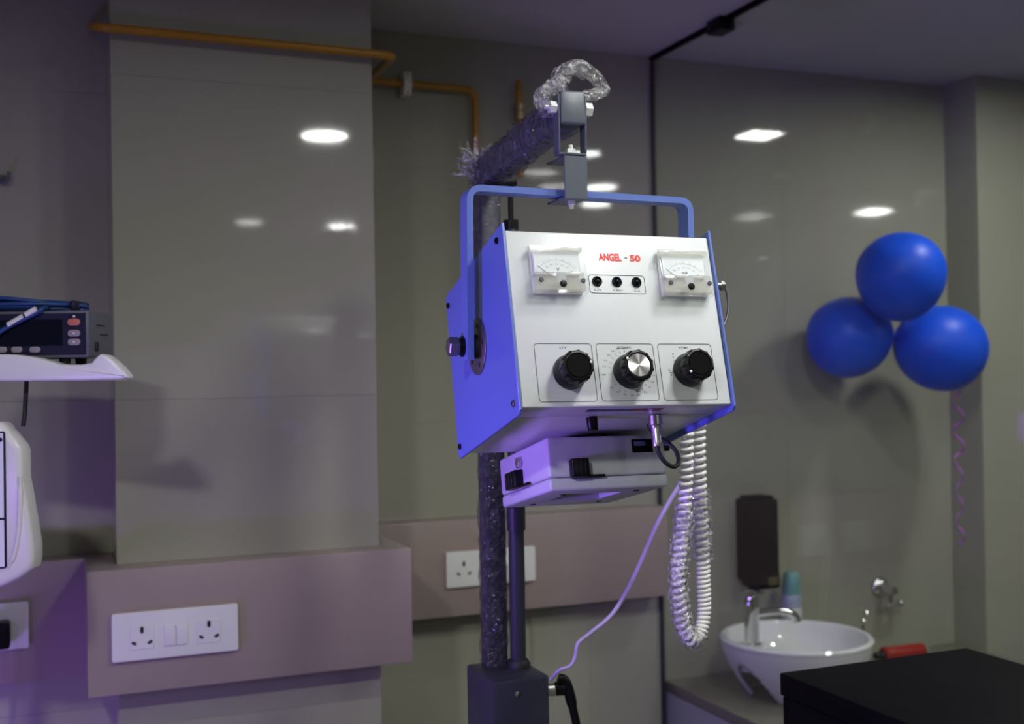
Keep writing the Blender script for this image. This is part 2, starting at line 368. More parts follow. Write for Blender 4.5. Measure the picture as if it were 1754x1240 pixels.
# glass partition with ceiling and wall channels
XG = 1.4675
t = thing('glass_partition', 'clear glass partition in dark channels running out from the back wall', 'glass panel', (XG, 2.0, CZ - 0.8))
bm = BM(); box(bm, (XG - .004, 1.20, -0.795), (XG + .004, BW - .004, CEIL - .004), .0008, 1); finish('pane', bm, 'glass', t)
bm = BM(); box(bm, (XG - .006, 1.20, CEIL - .012), (XG + .006, BW - .001, CEIL - .0005), .001, 1); finish('ceiling_channel', bm, 'black_top', t)
bm = BM(); box(bm, (XG - .0045, BW - .010, -1.54), (XG + .0045, BW - .0005, CEIL - .015), .001, 1); finish('wall_channel', bm, 'column', t)
bm = BM(); box(bm, (XG - .022, 2.275, CEIL - .032), (XG + .022, 2.335, CEIL - .0005), .004, 2); cyl(bm, (XG - .024, 2.305, CEIL - .018), (XG + .024, 2.305, CEIL - .018), .006, n=12)
finish('clamp', bm, 'black', t)

# ------------------------------------------------------------------ lamps on the ceiling
def area(name, parent, loc, size, power, col, dirv=(0, 0, -1), shape='DISK', size_y=None, spread=180):
    l = bpy.data.lights.new(name, 'AREA'); l.shape = shape; l.size = size; l.energy = power; l.color = col; l.spread = math.radians(spread)
    if size_y: l.size_y = size_y
    o = bpy.data.objects.new(name, l); C.objects.link(o)
    q = Vector(dirv).to_track_quat('-Z', 'Y').to_matrix().to_4x4()
    o.parent = parent; m = Matrix.Translation(Vector((loc[0], loc[1], loc[2] + CZ))) @ q
    o.matrix_local = MW[parent.name].inverted() @ m
    return o
RL = ['round recessed downlight right above the x-ray unit', 'round recessed downlight in front of the x-ray unit', 'round recessed downlight behind the viewer', 'dimmer round downlight behind the viewer', 'round downlight beyond the glass partition', 'round downlight beyond the glass nearer the viewer', 'small round downlight close to the glass partition', 'round downlight above the left equipment stand']
for (x, y, k, r), lb in zip(ROUND, RL):
    t = thing('downlight', lb, 'ceiling light', (x, y, CEIL + CZ), 'round ceiling downlights')
    bm = BM(); lathe(bm, [(r, 0), (r + .014, 0.0), (r + .016, -.004), (r + .002, -.009), (r, -.005), (r, 0)], (x, y, CEIL - .0003), n=40, closed_ends=False); finish('trim_ring', bm, 'white_plastic', t)
    bm = BM(); lathe(bm, [(r - .001, -.001), (r - .001, -.003)], (x, y, CEIL), n=40); M['light_now'] = emis('lamp_diffuser', (1.0, 0.98, 0.95), 70 * min(k, 1)); finish('diffuser', bm, 'light_now', t)
    area('lamp', t, (x, y, CEIL - .0045), 2 * r - .006, LAMP * k, (0.975, 1.0, 0.975), spread=180)
SL = ['small square ceiling light above the wash basin', 'square ceiling light at the right end of the room']
for (x, y, k, s), lb in zip(SQUARE, SL):
    t = thing('square_light', lb, 'ceiling light', (x, y, CEIL + CZ), 'square ceiling lights')
    h = s / 2
    bm = BM()
    for a, b, c, d in ((-h - .012, h + .012, h, h + .012), (-h - .012, h + .012, -h - .012, -h), (-h - .012, -h, -h, h), (h, h + .012, -h, h)):
        box(bm, (x + a, y + c, CEIL - .008), (x + b, y + d, CEIL - .0003), .001, 1)
    finish('frame', bm, 'white_plastic', t)
    bm = BM(); box(bm, (x - h, y - h, CEIL - .003), (x + h, y + h, CEIL - .001)); finish('diffuser', bm, 'light', t)
    area('lamp', t, (x, y, CEIL - .0045), s - .006, LAMP * k, (0.975, 1.0, 0.975), shape='SQUARE', spread=180)
PLB = ['violet LED bar lamp standing left of the room', 'low violet LED bar lamp by the left wall']
for (pos, dv, sl, sw, pw, sprd), lb in zip(PURPLE_BARS, PLB):
    dv = Vector(dv).normalized(); pos = Vector(pos); side = dv.cross(Vector((0, 0, 1))).normalized(); upv = side.cross(dv)
    t = thing('led_bar', lb, 'lamp', (pos.x, pos.y, 0))
    mm = Matrix((( side.x, upv.x, -dv.x, pos.x), (side.y, upv.y, -dv.y, pos.y), (side.z, upv.z, -dv.z, pos.z), (0, 0, 0, 1)))
    bm = BM(); box(bm, (-sl / 2, -sw / 2, .004), (sl / 2, sw / 2, .05), .006, 2, mm); finish('housing', bm, 'black', t)
    bm = BM(); box(bm, (-sl / 2 + .01, -sw / 2 + .01, .001), (sl / 2 - .01, sw / 2 - .01, .0045), 0, 1, mm); finish('diffuser', bm, 'purple_light', t)
    bm = BM(); back = pos - dv * .03; cyl(bm, (back.x, back.y, FLOOR + .015), (back.x, back.y, back.z), .012); cyl(bm, (back.x, back.y, FLOOR + .0005), (back.x, back.y, FLOOR + .015), .12, n=28); finish('stand', bm, 'black', t)
    area('lamp', t, pos, sl - .02, pw, PURPLE, dv, 'RECTANGLE', sw - .02, sprd)

# ------------------------------------------------------------------ x-ray stand
SB = Vector((0.668, 1.768, FLOOR))
st = thing('x_ray_stand', 'dark grey mobile stand whose arm carries the x-ray unit, wrapped in plastic', 'stand', (SB.x, SB.y, 0.0))
ct = Vector((0.672, 1.768))
bm = BM(); box(bm, (ct.x - .0175, ct.y - .0175, FLOOR + .12), (ct.x + .0175, ct.y + .0175, 0.335), .004, 2); finish('column', bm, 'column', st)
# gas strut in front-right of the column
gs = Vector((0.7035, 1.742))
bm = BM(); lathe(bm, [(.013, -.50), (.013, -.2525), (.0155, -.2525), (.0155, -.215), (.012, -.213), (.012, .235), (.009, .242)], (gs.x, gs.y, 0), n=24); finish('strut_tube', bm, 'column', st)
bm = BM(); cyl(bm, (gs.x, gs.y, .24), (gs.x, gs.y, .315), .0045, n=14); cyl(bm, (gs.x, gs.y, .236), (gs.x, gs.y, .252), .0125, n=18); finish('strut_rod', bm, 'black', st)
bm = BM(); box(bm, (gs.x - .034, gs.y - .012, .252 + .055), (gs.x + .008, gs.y + .020, .252 + .066), .002); finish('strut_bracket', bm, 'black', st)
# slide block with clamp lever
bm = BM(); box(bm, (.632, 1.672, -.64), (.728, 1.795, -.474), .005, 2); blk = finish('slide_block', bm, 'column', st)
bm = BM(); lathe(bm, [(.020, 0), (.020, .006), (.016, .012)], (gs.x, gs.y, -.474), n=24); finish('collar', bm, 'black_matte', st)
bm = BM(); lathe(bm, [(.004, 0), (.004, .002), (.002, .003)], (.672, 1.6715, -.497), (0, -1, 0), n=12); finish('screw', bm, 'steel', st)
bm = BM(); cyl(bm, (.728, 1.70, -.505), (.752, 1.695, -.505), .010, n=16, bev=.001); finish('clamp_stud', bm, 'steel', st)
bm = BM(); tube(bm, spline([(.752, 1.694, -.488), (.764, 1.690, -.495), (.774, 1.687, -.535), (.786, 1.683, -.60)], 6), [.009] * 12 + [.007] * 7, 10); cyl(bm, (.746, 1.696, -.504), (.764, 1.692, -.504), .011, n=16, bev=.002); finish('clamp_lever', bm, 'black', st)
# arm
ae = Vector((0.6435, 1.372, 0.3495)); ab = Vector((0.6735, 1.795, 0.330))
ad = (ab - ae).normalized(); ax = ad.cross(Vector((0, 0, 1))).normalized(); az = ax.cross(ad)
AM = Matrix(((ax.x, ad.x, az.x, ae.x), (ax.y, ad.y, az.y, ae.y), (ax.z, ad.z, az.z, ae.z), (0, 0, 0, 1)))
AL = (ab - ae).length
bm = BM(); box(bm, (-.0165, .003, -.022), (.0165, AL, .022), .003, 2, AM); finish('arm', bm, 'dark_grey', st)
bm = BM(); box(bm, (-.0175, -.004, -.0225), (.0175, .006, .0225), .0035, 3, AM); finish('end_plug', bm, 'dark_grey', st)
# fork hanging from the arm end
fx, fy = ae.x, ae.y + .007
bm = BM()
box(bm, (fx - .0205, fy - .008, .290), (fx - .0178, fy + .009, .367), .001, 1); box(bm, (fx + .0178, fy - .008, .290), (fx + .0205, fy + .009, .367), .001, 1)
box(bm, (fx - .0205, fy - .008, .2875), (fx + .0205, fy + .009, .2905), .001, 1)
finish('fork', bm, 'dark_grey', st)
bm = BM(); cyl(bm, (fx - .036, fy, .350), (fx + .030, fy, .350), .003, n=12)
lathe(bm, [(.0085, 0), (.0085, .009)], (fx - .030, fy, .350), (1, 0, 0), 6); lathe(bm, [(.0095, 0), (.0095, .010)], (fx + .0206, fy, .350), (1, 0, 0), 6); finish('pivot_bolt', bm, 'zinc', st, 20)
bm = BM(); lathe(bm, [(.0065, 0), (.0065, .006)], (fx - .0, fy, .2905), (0, 0, 1), 6); cyl(bm, (fx, fy, .296), (fx, fy, .302), .003, n=10); finish('fork_bolt', bm, 'zinc', st, 20)
# C-bracket that holds the blue handle
bx0 = on_y(987, 300, 1.372)
cx = bx0.x; cy = 1.372
bm = BM()
box(bm, (cx - .0165, cy, .2295), (cx + .0165, cy + .003, .2868), .001, 1)
box(bm, (cx - .0165, cy + .002, .2838), (cx + .0165, cy + .060, .2872), .001, 1)
box(bm, (cx - .0165, cy + .002, .2295), (cx + .0165, cy + .060, .2328), .001, 1)
finish('hanger_bracket', bm, 'dark_grey', st)
bm = BM(); lathe(bm, [(.005, 0), (.005, .006)], (cx, cy + .016, .2238), (0, 0, 1), 6); cyl(bm, (cx, cy + .016, .2190), (cx, cy + .016, .225), .003, n=10); finish('hanger_bolt', bm, 'zinc', st, 20)
# plastic film on arm and column: crumpled sleeve
def sleeve(bm, pts, w, h, amp, n=28, freq=45, seed=0, flare=None, uvec=None):
    rings = []
    for i, (p, x, y, t) in enumerate(frames(pts)):
        if uvec is not None: x = (Vector(uvec) - t * Vector(uvec).dot(t)).normalized(); y = t.cross(x)
        ring = []
        for k in range(n):
            a = 2 * PI * k / n; c, s = math.cos(a), math.sin(a)
            q = 1 / max(abs(c), abs(s)); q = 1 + (q - 1) * .75
            v = p + x * c * w * q + y * s * h * q
            d = (x * c + y * s).normalized()
            e = amp * (abs(noise.noise((v + Vector((seed, 0, 0))) * freq)) * 2 + .25 * noise.noise(v * freq * 3))
            f = flare(i) if flare else 0
            ring.append(bm.verts.new(v + d * (e + f * abs(noise.noise(v * 70 + Vector((0, seed, 3)))))))
        rings.append(ring)
    for a, b in zip(rings, rings[1:]):
        for k in range(n): bm.faces.new((a[k], a[(k + 1) % n], b[(k + 1) % n], b[k]))
def lerp_pts(a, b, n): a = Vector(a); b = Vector(b); return [a + (b - a) * i / n for i in range(n + 1)]
bm = BM(); sleeve(bm, lerp_pts(ae + ad * .022, ab - ad * .01, 70), .0180, .0240, .006, uvec=ax, seed=2, flare=lambda i: .008 if i < 6 else 0)
sleeve(bm, lerp_pts((ct.x, ct.y, .345), (ct.x, ct.y, -.47), 110), .0186, .0186, .0034, seed=5, uvec=(1, 0, 0), freq=34)
finish('plastic_wrap', bm, 'wrap', st, smooth=25)
# frayed tuft of film at the elbow
bm = BM(); rnd = random.Random(3)
tc0 = Vector((0.664, 1.775, .348))
for i in range(260):
    d = Vector((rnd.uniform(-1, .6), rnd.uniform(-.5, .3), rnd.uniform(-.25, 1))).normalized(); L = rnd.uniform(.012, .040)
    b0 = tc0 + Vector((rnd.uniform(-.026, .03), rnd.uniform(-.03, .02), rnd.uniform(-.03, .012)))
    s = d.cross(Vector((rnd.uniform(-1, 1), rnd.uniform(-1, 1), rnd.uniform(-1, 1)))).normalized() * rnd.uniform(.0008, .003)
    mid = b0 + d * L * .55 + Vector((rnd.uniform(-1, 1), rnd.uniform(-1, 1), rnd.uniform(-1, 1))) * .006
    v = [bm.verts.new(q) for q in (b0 - s, b0 + s, mid + s * 1.3, mid - s * 1.1, b0 + d * L)]
    bm.faces.new(v[:4]); bm.faces.new((v[3], v[2], v[4]))
finish('film_tuft', bm, 'wrap_clear', st, smooth=0)
# loop of clear film over the arm end
def film_rope(bm, pts, r, n=16, amp=.5, freq=60, seed=1):
    P = spline(pts, 10); m = len(P)
    tube(bm, P, [r[0] + (r[1] - r[0]) * i / m for i in range(m)], n, True, False,
         lambda i, k: 1 + amp * noise.noise(Vector((i * .10, k * .8, seed * 7.3))) + .16 * noise.noise(Vector((i * .5, k * 2.1, seed * 3.1))))
yl = 1.392
bm = BM()
lp = [(935, 196), (938, 172), (946, 158), (958, 140), (972, 122), (990, 113), (1010, 124), (1028, 142), (1035, 153), (1026, 159), (1006, 163), (990, 168)]
film_rope(bm, [on_y(a, b, yl + .004 * math.sin(i)) for i, (a, b) in enumerate(lp)], (.0105, .0068), seed=4)
film_rope(bm, [on_y(a, b, yl - .008) for a, b in [(930, 186), (929, 165), (940, 150), (953, 150), (962, 162)]], (.0095, .0105), seed=9)
film_rope(bm, [on_y(a, b, yl + .006) for a, b in [(952, 150), (962, 128), (982, 116), (1004, 128)]], (.0115, .008), seed=12)
finish('film_loop', bm, 'wrap_clear', st, smooth=25)
# wheeled base (below the picture)
bm = BM()
box(bm, (ct.x - .25, ct.y - .05, FLOOR + .07), (ct.x + .25, ct.y + .05, FLOOR + .12), .006); box(bm, (ct.x - .27, ct.y - .35, FLOOR + .07), (ct.x - .22, ct.y + .25, FLOOR + .11), .006); box(bm, (ct.x + .22, ct.y - .35, FLOOR + .07), (ct.x + .27, ct.y + .25, FLOOR + .11), .006)
finish('base', bm, 'dark_grey', st)
for sx in (-.245, .245):
    for sy in (-.31, .21):
        bm = BM(); cyl(bm, (ct.x + sx - .012, ct.y + sy, FLOOR + .0352), (ct.x + sx + .012, ct.y + sy, FLOOR + .0352), .035, n=24, bev=.004); finish('caster', bm, 'black_matte', st)

# ------------------------------------------------------------------ x-ray unit
def fr(yaw, tilt, roll):
    X = Vector((math.cos(yaw), math.sin(yaw), 0)); Y = Vector((-math.sin(yaw), math.cos(yaw), 0)); Z = Vector((0, 0, 1))
    X, Z = X * math.cos(roll) + Z * math.sin(roll), Z * math.cos(roll) - X * math.sin(roll)
    return X, Y * math.cos(tilt) - Z * math.sin(tilt), Z * math.cos(tilt) + Y * math.sin(tilt)
def mat_of(fr3, o):
    X, Y, Z = fr3; return Matrix(((X.x, Y.x, Z.x, o[0]), (X.y, Y.y, Z.y, o[1]), (X.z, Y.z, Z.z, o[2] + CZ), (0, 0, 0, 1)))
TILT = 0.266
UM = mat_of(fr(-.053, TILT, -.010), (0.6602, 1.2805, 0.0678))
un = thing('x_ray_unit', 'white-fronted x-ray head with blue sides, two meters and three black knobs', 'x-ray machine', UM)
def part(name, bm, mat, parent=None, smooth=40, kind=None): return finish(name, bm, mat, parent or un, smooth, True, kind)
hw, hh = .140, .1125
bm = BM(); box(bm, (-hw, 0, -hh), (hw, .0500, hh), .0022, 3); fp = part('front_panel', bm, 'white_paint')
bm = BM(); box(bm, (-hw, .0506, -hh), (hw, .262, hh), .0018, 2); part('housing', bm, 'white_paint')
for s in (-1, 1):
    bm = BM(); sp = [(-.0045, .1215), (.2655, .1185), (.2625, -.1205), (-.004, -.1205)]
    sp = [(-.0035, .121), (.264, .1185), (.264, -.1135), (.258, -.1205), (.002, -.1205), (-.0045, -.115)]
    prism(bm, sp, s * (hw + .0004), s * (hw + .0042), lambda a, b, t: (t, a, b), .0008, 1)
    pn = part('side_panel', bm, 'blue_paint')
    xs = s * (hw + .0042)
    for y, z in ((.018, .106), (.251, .100), (.250, -.105), (.013, -.104)):
        bm = BM(); lathe(bm, [(.0042, 0), (.0042, .0022), (.0030, .0030), (.0018, .0030), (.0018, .0012), (0, .0012)], (xs, y, z), (s, 0, 0), 14)
        part('screw', bm, 'dull_steel' if (y < .015) else 'black', pn)
    bm = BM(); lathe(bm, [(.0042, 0), (.0040, .0006), (0, .0006)], (xs, .181, .048), (s, 0, 0), 14); part('hole', bm, 'black_matte', pn)
PV = (0, .132, .003)
# graduated pivot discs, spacers and bolts
for s in (-1, 1):
    xs = s * (hw + .0043)
    bm = BM(); lathe(bm, [(.0375, 0), (.0375, .0016), (.0365, .0024), (0, .0024)], (xs, PV[1], PV[2]), (s, 0, 0), 48); dc = part('pivot_disc', bm, 'dull_steel')
    for a in range(5):
        an = math.radians(40 + 72 * a); bm = BM()
        lathe(bm, [(.0035, 0), (.0033, .0005), (0, .0005)], (xs + s * .0024, PV[1] + .027 * math.cos(an), PV[2] + .027 * math.sin(an)), (s, 0, 0), 12); part('hole', bm, 'black_matte', dc)
    bm = BM(); lathe(bm, [(.016, 0), (.016, .011)], (xs + s * .0024, PV[1], PV[2]), (s, 0, 0), 24); part('spacer', bm, 'black_matte')
    bm = BM(); lathe(bm, [(.0135, 0), (.0135, .003), (.011, .003), (.011, .006)], (xs + s * .0205, PV[1], PV[2]), (s, 0, 0), 20); part('washer', bm, 'black')
    bm = BM(); lathe(bm, [(.0115, 0), (.0130, .002), (.0130, .013), (.0110, .0145)], (xs + s * .0265, PV[1], PV[2]), (s, 0, 0), 6); part('pivot_bolt', bm, 'dull_steel', smooth=20)
# blue handle: a flat strap bent into a U, upright while the box is tilted
HM = Matrix.Translation(PV) @ Matrix.Rotation(TILT, 4, 'X')
bm = BM()
hx, ht, hy = .1605, .205, .0155
path = fillet([(-hx, 0, -.018), (-hx, 0, ht), (hx - .003, 0, ht - .004), (hx - .003, 0, -.018)], .017, 8)
th = .0042; rings = []
for i, p in enumerate(path):
    a = path[max(0, i - 1)]; b = path[min(len(path) - 1, i + 1)]; tt = (b - a).normalized(); nn = Vector((tt.z, 0, -tt.x))
    rings.append([bm.verts.new(HM @ (p + nn * sx * th + Vector((0, sy * hy - .006, 0)))) for sx, sy in ((-1, -1), (1, -1), (1, 1), (-1, 1))])
for a, b in zip(rings, rings[1:]):
    for k in range(4): bm.faces.new((a[k], a[(k + 1) % 4], b[(k + 1) % 4], b[k]))
bm.faces.new(rings[0]); bm.faces.new(rings[-1])
es = [e for e in bm.edges if len(e.link_faces) == 2 and abs(e.calc_face_angle(0)) > 1.0]
bmesh.ops.bevel(bm, geom=es, offset=.0009, segments=2, affect='EDGES')
hd = part('carrying_handle', bm, 'blue_paint')
for s in (-1, 1):
    bm = BM(); v0 = HM @ Vector((s * (hx - .002) , -.014, .155)); lathe(bm, [(.0032, 0), (.0032, .006)], v0 + Vector((s * -.004, 0, 0)), (s, 0, 0), 12); part('rivet', bm, 'black', hd)
# print on the front
Y0 = -.0003
bm = BM(); text_into(bm, 'ANGEL', -.0028, .0810, .0106, Y0, .0315, bold=.048); text_into(bm, '50', .0322, .0805, .0096, Y0, .0150, bold=.048); part('brand_lettering', bm, 'red_ink', fp, 0)
bm = BM(); box(bm, (.0175, Y0 - .0001, .0803), (.0212, Y0 + .0001, .0814)); part('lettering', bm, 'ink', fp, 0)
bm = BM(); outline(bm, -.0352, .0415, .0325, .0572, .004, .0007, Y0 + .0002); part('lamp_frame', bm, 'ink', fp, 0)
for x0, x1 in ((-.117, -.0415), (-.0362, .0412), (.0472, .1225)):
    bm = BM(); outline(bm, x0, x1, -.1062, -.0327, .0045, .0007, Y0 + .0002); part('knob_frame', bm, 'ink', fp, 0)
for s, x, z, h, w in (('L/V', -.0240, .0372, .0027, .0098), ('X-RAY', .0028, .0370, .0027, .0145), ('O/L', .0300, .0368, .0027, .0092),
                      ('L/V', -.0790, -.0380, .0030, .0095), ('SECONDS', .0015, -.0378, .0026, .0185), ('KV/MA', .0835, -.0378, .0026, .0130)):
    bm = BM(); text_into(bm, s, x, z, h, Y0, w, bold=.004); part('lettering', bm, 'ink', fp, 0)
KN = ((-.0745, -.0695), (.0045, -.0690), (.0865, -.0675))
nums = [('0.08', 186, .0345), ('0.1', 168, .0335), ('0.2', 154, .0330), ('0.3', 139, .0325), ('0.4', 125, .0325), ('0.5', 111, .0318), ('0.6', 97, .0305), ('0.8', 60, .031), ('1.0', 20, .033), ('1.2', 352, .033), ('1.5', 336, .0325), ('2.0', 321, .0318), ('2.5', 305, .0315), ('3.0', 287, .0305), ('4.0', 270, .0300), ('5.0', 252, .0300), ('6.0', 235, .0310), ('8.0', 218, .0325)]
bm = BM()
for s, a, r in nums:
    a = math.radians(a); text_into(bm, s, KN[1][0] + r * 1.0 * math.cos(a), KN[1][1] + r * math.sin(a), .0021, Y0, .0011 * len(s) + .0006, bold=.004)
    box(bm, (-.0018, Y0 - .0001, -.00015), (.0018, Y0 + .0001, .00015), 0, 1, Matrix.Translation((KN[1][0] + .0262 * math.cos(a), 0, KN[1][1] + .0262 * math.sin(a))) @ Matrix.Rotation(-a, 4, 'Y'))
part('scale_lettering', bm, 'ink', fp, 0)
bm = BM()
for s, x, z in (('1', .0675, -.0462), ('3', .0672, -.0503), ('5', .0678, -.0548), ('60', .0595, -.0668), ('40', .0615, -.0733)): text_into(bm, s, x, z, .0023, Y0, .0012 * len(s) + .0004, bold=.004)
box(bm, (.0595, Y0 - .0001, -.0702), (.0680, Y0 + .0001, -.0697)); part('scale_lettering', bm, 'ink', fp, 0)
# indicator lamps
for x in (-.0243, .0027, .0297):
    bm = BM(); lathe(bm, [(.0066, 0), (.0066, .0016), (.0056, .0026), (.0050, .0026), (.0046, .0010), (0, .0010)], (x, 0, .0482), (0, -1, 0), 26); il = part('indicator_lamp', bm, 'black')
    bm = BM(); lathe(bm, [(.0040, .0010), (.0034, .0026), (.0018, .0036), (0, .0039)], (x, 0, .0482), (0, -1, 0), 18, False); part('lens', bm, 'screen', il)
# panel meters
def meter(x0, unit, yellowed):
    z1, z0 = .0905, .0265; w = .0712; x1 = x0 + w; zs = z0 + .0275
    bm = BM(); box(bm, (x0 + .003, -.0040, z0 + .003), (x1 - .003, -.0003, z1 - .003), .0005, 1); mt = part('panel_meter', bm, 'ivory')
    D = -.0185
    bm = BM(); box(bm, (x0 + .006, -.0085, zs - .001), (x1 - .006, -.0041, z1 - .0085), .0004, 1); part('dial_card', bm, 'dial', mt)
    cxm = (x0 + x1) / 2; pz = zs - .012; yd = -.0088
    bm = BM()
    pr = None
    for k in range(25):
        a = math.radians(140 - 100 * k / 24); q = (cxm + .030 * math.cos(a), pz + .030 * math.sin(a)); 
        if pr:
            dx, dz = q[0] - pr[0], q[1] - pr[1]; L = math.hypot(dx, dz); box(bm, (0, yd - .00005, -.00018), (L, yd + .00005, .00018), 0, 1, Matrix.Translation((pr[0], 0, pr[1])) @ Matrix.Rotation(-math.atan2(dz, dx), 4, 'Y'))
        if k % 4 == 0:
            L = .004; box(bm, (0, yd - .00005, -.0002), (L, yd + .00005, .0002), 0, 1, Matrix.Translation((q[0], 0, q[1])) @ Matrix.Rotation(-a, 4, 'Y'))
            text_into(bm, str(k * (10 if unit == 'V' else 2)), cxm + .0245 * math.cos(a), pz + .0245 * math.sin(a), .0022, yd - .0001, .0040)
        pr = q
    part('scale', bm, 'pale_ink', mt, 0)
    bm = BM(); text_into(bm, unit, cxm + .001, zs + .0055, .0048 if unit == 'V' else .0042, yd - .0001, .0045 if unit == 'V' else .0085, bold=.01)
    if unit == 'V': box(bm, (cxm - .0012, yd - .0001, zs + .0014), (cxm + .0032, yd, zs + .0019))
    part('unit_lettering', bm, 'ink', mt, 0)
    bm = BM(); a = math.radians(141); p0 = Vector((cxm + .012 * math.cos(a), -.0112, pz + .012 * math.sin(a))); p1 = Vector((cxm + .0335 * math.cos(a), -.0112, pz + .0335 * math.sin(a))); cyl(bm, p0, p1, .00045, .0003, 6); part('needle', bm, 'ink', mt)
    # clear cover: open-backed shell, upper window set back, lower block proud
    bm = BM()
    prof = [(-.0003, z1), (D * .72, z1 - .0015), (D * .86, zs + .001), (D, zs), (D, z0 + .003), (-.0150, z0), (-.0003, z0)]
    A = [bm.verts.new((x0, y, z)) for y, z in prof]; B = [bm.verts.new((x1, y, z)) for y, z in prof]
    for k in range(len(prof) - 1): bm.faces.new((A[k], A[k + 1], B[k + 1], B[k]))
    bm.faces.new(A); bm.faces.new(B[::-1])
    bmesh.ops.bevel(bm, geom=[e for e in bm.edges if len(e.link_faces) == 2], offset=.0009, segments=2, affect='EDGES')
    part('cover', bm, 'acrylic', mt, 30)
    bm = BM(); box(bm, (x0 + .0035, D + .0012, z0 + .0035), (x1 - .0035, -.0045, zs - .0006), .001, 2); part('lower_bezel', bm, 'acrylic_milky', mt)
    bm = BM(); box(bm, (x0 + .0018, -.0135, z1 - .0080), (x1 - .0018, -.0005, z1 - .0026), .0008, 2); part('top_rim', bm, 'acrylic_milky', mt)
    for sx in (x0 + .0095, x1 - .0070):
        bm = BM(); lathe(bm, [(.0030, 0), (.0030, .0012), (.0024, .0018), (0, .0018)], (sx, D, zs - .0120), (0, -1, 0), 16); part('screw', bm, 'ink', mt)
    bm = BM(); lathe(bm, [(.0044, 0), (.0044, .0015), (.0036, .0026), (0, .0030)], (cxm + .002, D, zs - .0165), (0, -1, 0), 20); part('zero_adjuster', bm, 'black', mt)
    bm = BM(); prism(bm, [(cxm - .0055, zs - .002), (cxm + .0070, zs - .002), (cxm + .0065, zs - .014), (cxm - .0045, zs - .014)], D + .0012, D + .0008, lambda a, b, t: (a, t, b)); part('movement', bm, 'pale_ink', mt)
meter(-.1150, 'V', False); meter(.0588, 'mA', True)
# knobs
for i, (kx, kz) in enumerate(KN):
    bm = BM()
    lathe(bm, [(.0215, 0), (.0218, .002), (.0205, .012), (.0192, .0165), (.0170, .0175), (0, .0175)], (kx, -.0006, kz), (0, -1, 0), 40); kb = part('knob', bm, 'black')
    bm = BM()
    def fl(t, j): return 1.0 + (.060 * max(0, math.cos(11 * t)) - .04 if j in (0, 1, 2, 3) else 0)
    lathe(bm, [(.0198, .0150), (.0206, .0175), (.0200, .0290), (.0186, .0303), (.0160, .0305), (.0150, .0292), (0, .0292)], (kx, -.0006, kz), (0, -1, 0), 88, rad=fl); part('fluted_crown', bm, 'black', kb)
    bm = BM(); lathe(bm, [(.0146, .0290), (.0146, .0300), (.0140, .0304), (0, .0304)], (kx, -.0006, kz), (0, -1, 0), 48); part('knob_cap', bm, 'spun' if i == 1 else 'black_top', kb, 18)
    a = math.radians((15, 150, 215)[i]); bm = BM(); lathe(bm, [(.0016, .0300), (.0016, .0310), (0, .0314)], (kx + .0170 * math.cos(a), -.0006, kz + .0170 * math.sin(a)), (0, -1, 0), 12); part('pointer_dot', bm, 'white_plastic', kb)
# underside fittings
bm = BM(); box(bm, (-.050, .013, -.1129), (.010, .024, -.1126)); part('sticker', bm, 'sticker_blue')
bm = BM(); box(bm, (.010, .013, -.1129), (.052, .024, -.1126)); part('sticker', bm, 'sticker_red')
bm = BM(); lathe(bm, [(.0072, 0), (.0072, .003), (.0066, .016), (.0058, .017)], (-.028, .056, -.1126), (0, 0, -1), 20); part('push_button', bm, 'black')
bm = BM(); lathe(bm, [(.0088, 0), (.0088, .012), (.0068, .013), (.0062, .022), (.0066, .023), (.0060, .030), (.0064, .031), (.0056, .039), (.0040, .040)], (.058, .052, -.1126), (0, .12, -1), 22); cn = part('cable_connector', bm, 'steel')
bm = BM(); P = spline([(.058, .0568, -.150), (.0595, .058, -.160), (.068, .060, -.172), (.082, .066, -.177), (.094, .074, -.170), (.097, .082, -.155), (.091, .090, -.141), (.080, .096, -.130), (.076, .098, -.1135)], 8); tube(bm, P, .0030, 10); part('cable_loop', bm, 'black_matte')
bm = BM(); lathe(bm, [(.0080, 0), (.0080, .004), (.0060, .010), (.0042, .014)], (.076, .098, -.1126), (.05, -.1, -1), 20); part('grommet', bm, 'black_matte')
# peg with cord hook on the right side
bm = BM(); cyl(bm, (.1443, .022, .054), (.1640, .022, .054), .0048, n=16); lathe(bm, [(.0066, 0), (.0066, .005), (.005, .0062)], (.1620, .022, .054), (1, 0, 0), 6); part('side_bolt', bm, 'steel')
bm = BM(); tube(bm, spline([(.168, .022, .054), (.172, .024, .042), (.1715, .027, .022), (.163, .030, .002), (.1470, .034, -.010)], 7), .0019, 8); part('hook_wire', bm, 'dull_steel')
bm = BM(); cyl(bm, (.1443, .225, -.035), (.235, .232, -.030), .005, n=14); lathe(bm, [(.009, 0), (.009, .004)], (.231, .2317, -.0302), (1, 0, 0), 18); part('cord_peg', bm, 'dull_steel')
# collimator under the box
CM = Matrix.Translation((.018, .1225, -.1222)) @ Matrix.Rotation(math.radians(3.2), 4, 'X')
def cpart(name, bm, mat, parent, smooth=40): bm.transform(CM); return part(name, bm, mat, parent, smooth)
cw, cd, chh = .084, .20, .07
bm = BM(); box(bm, (-cw, 0, -.0525), (cw, cd, 0), .004, 3); bm.transform(CM); co = part('collimator', bm, 'grey_cast')
bm = BM(); box(bm, (-cw, 0, -chh), (cw, cd, -.0532), .004, 3); bm.normal_update()
bf = [f for f in bm.faces if f.normal.z < -.99 and f.calc_area() > .01][0]
q = bmesh.ops.inset_individual(bm, faces=[bf], thickness=.02)
for v in bf.verts: v.co.x = -.042 if v.co.x < 0 else .036; v.co.y = .045 if v.co.y < .1 else .125
q = bmesh.ops.extrude_face_region(bm, geom=[bf]); bmesh.ops.delete(bm, geom=[bf], context='FACES_ONLY')
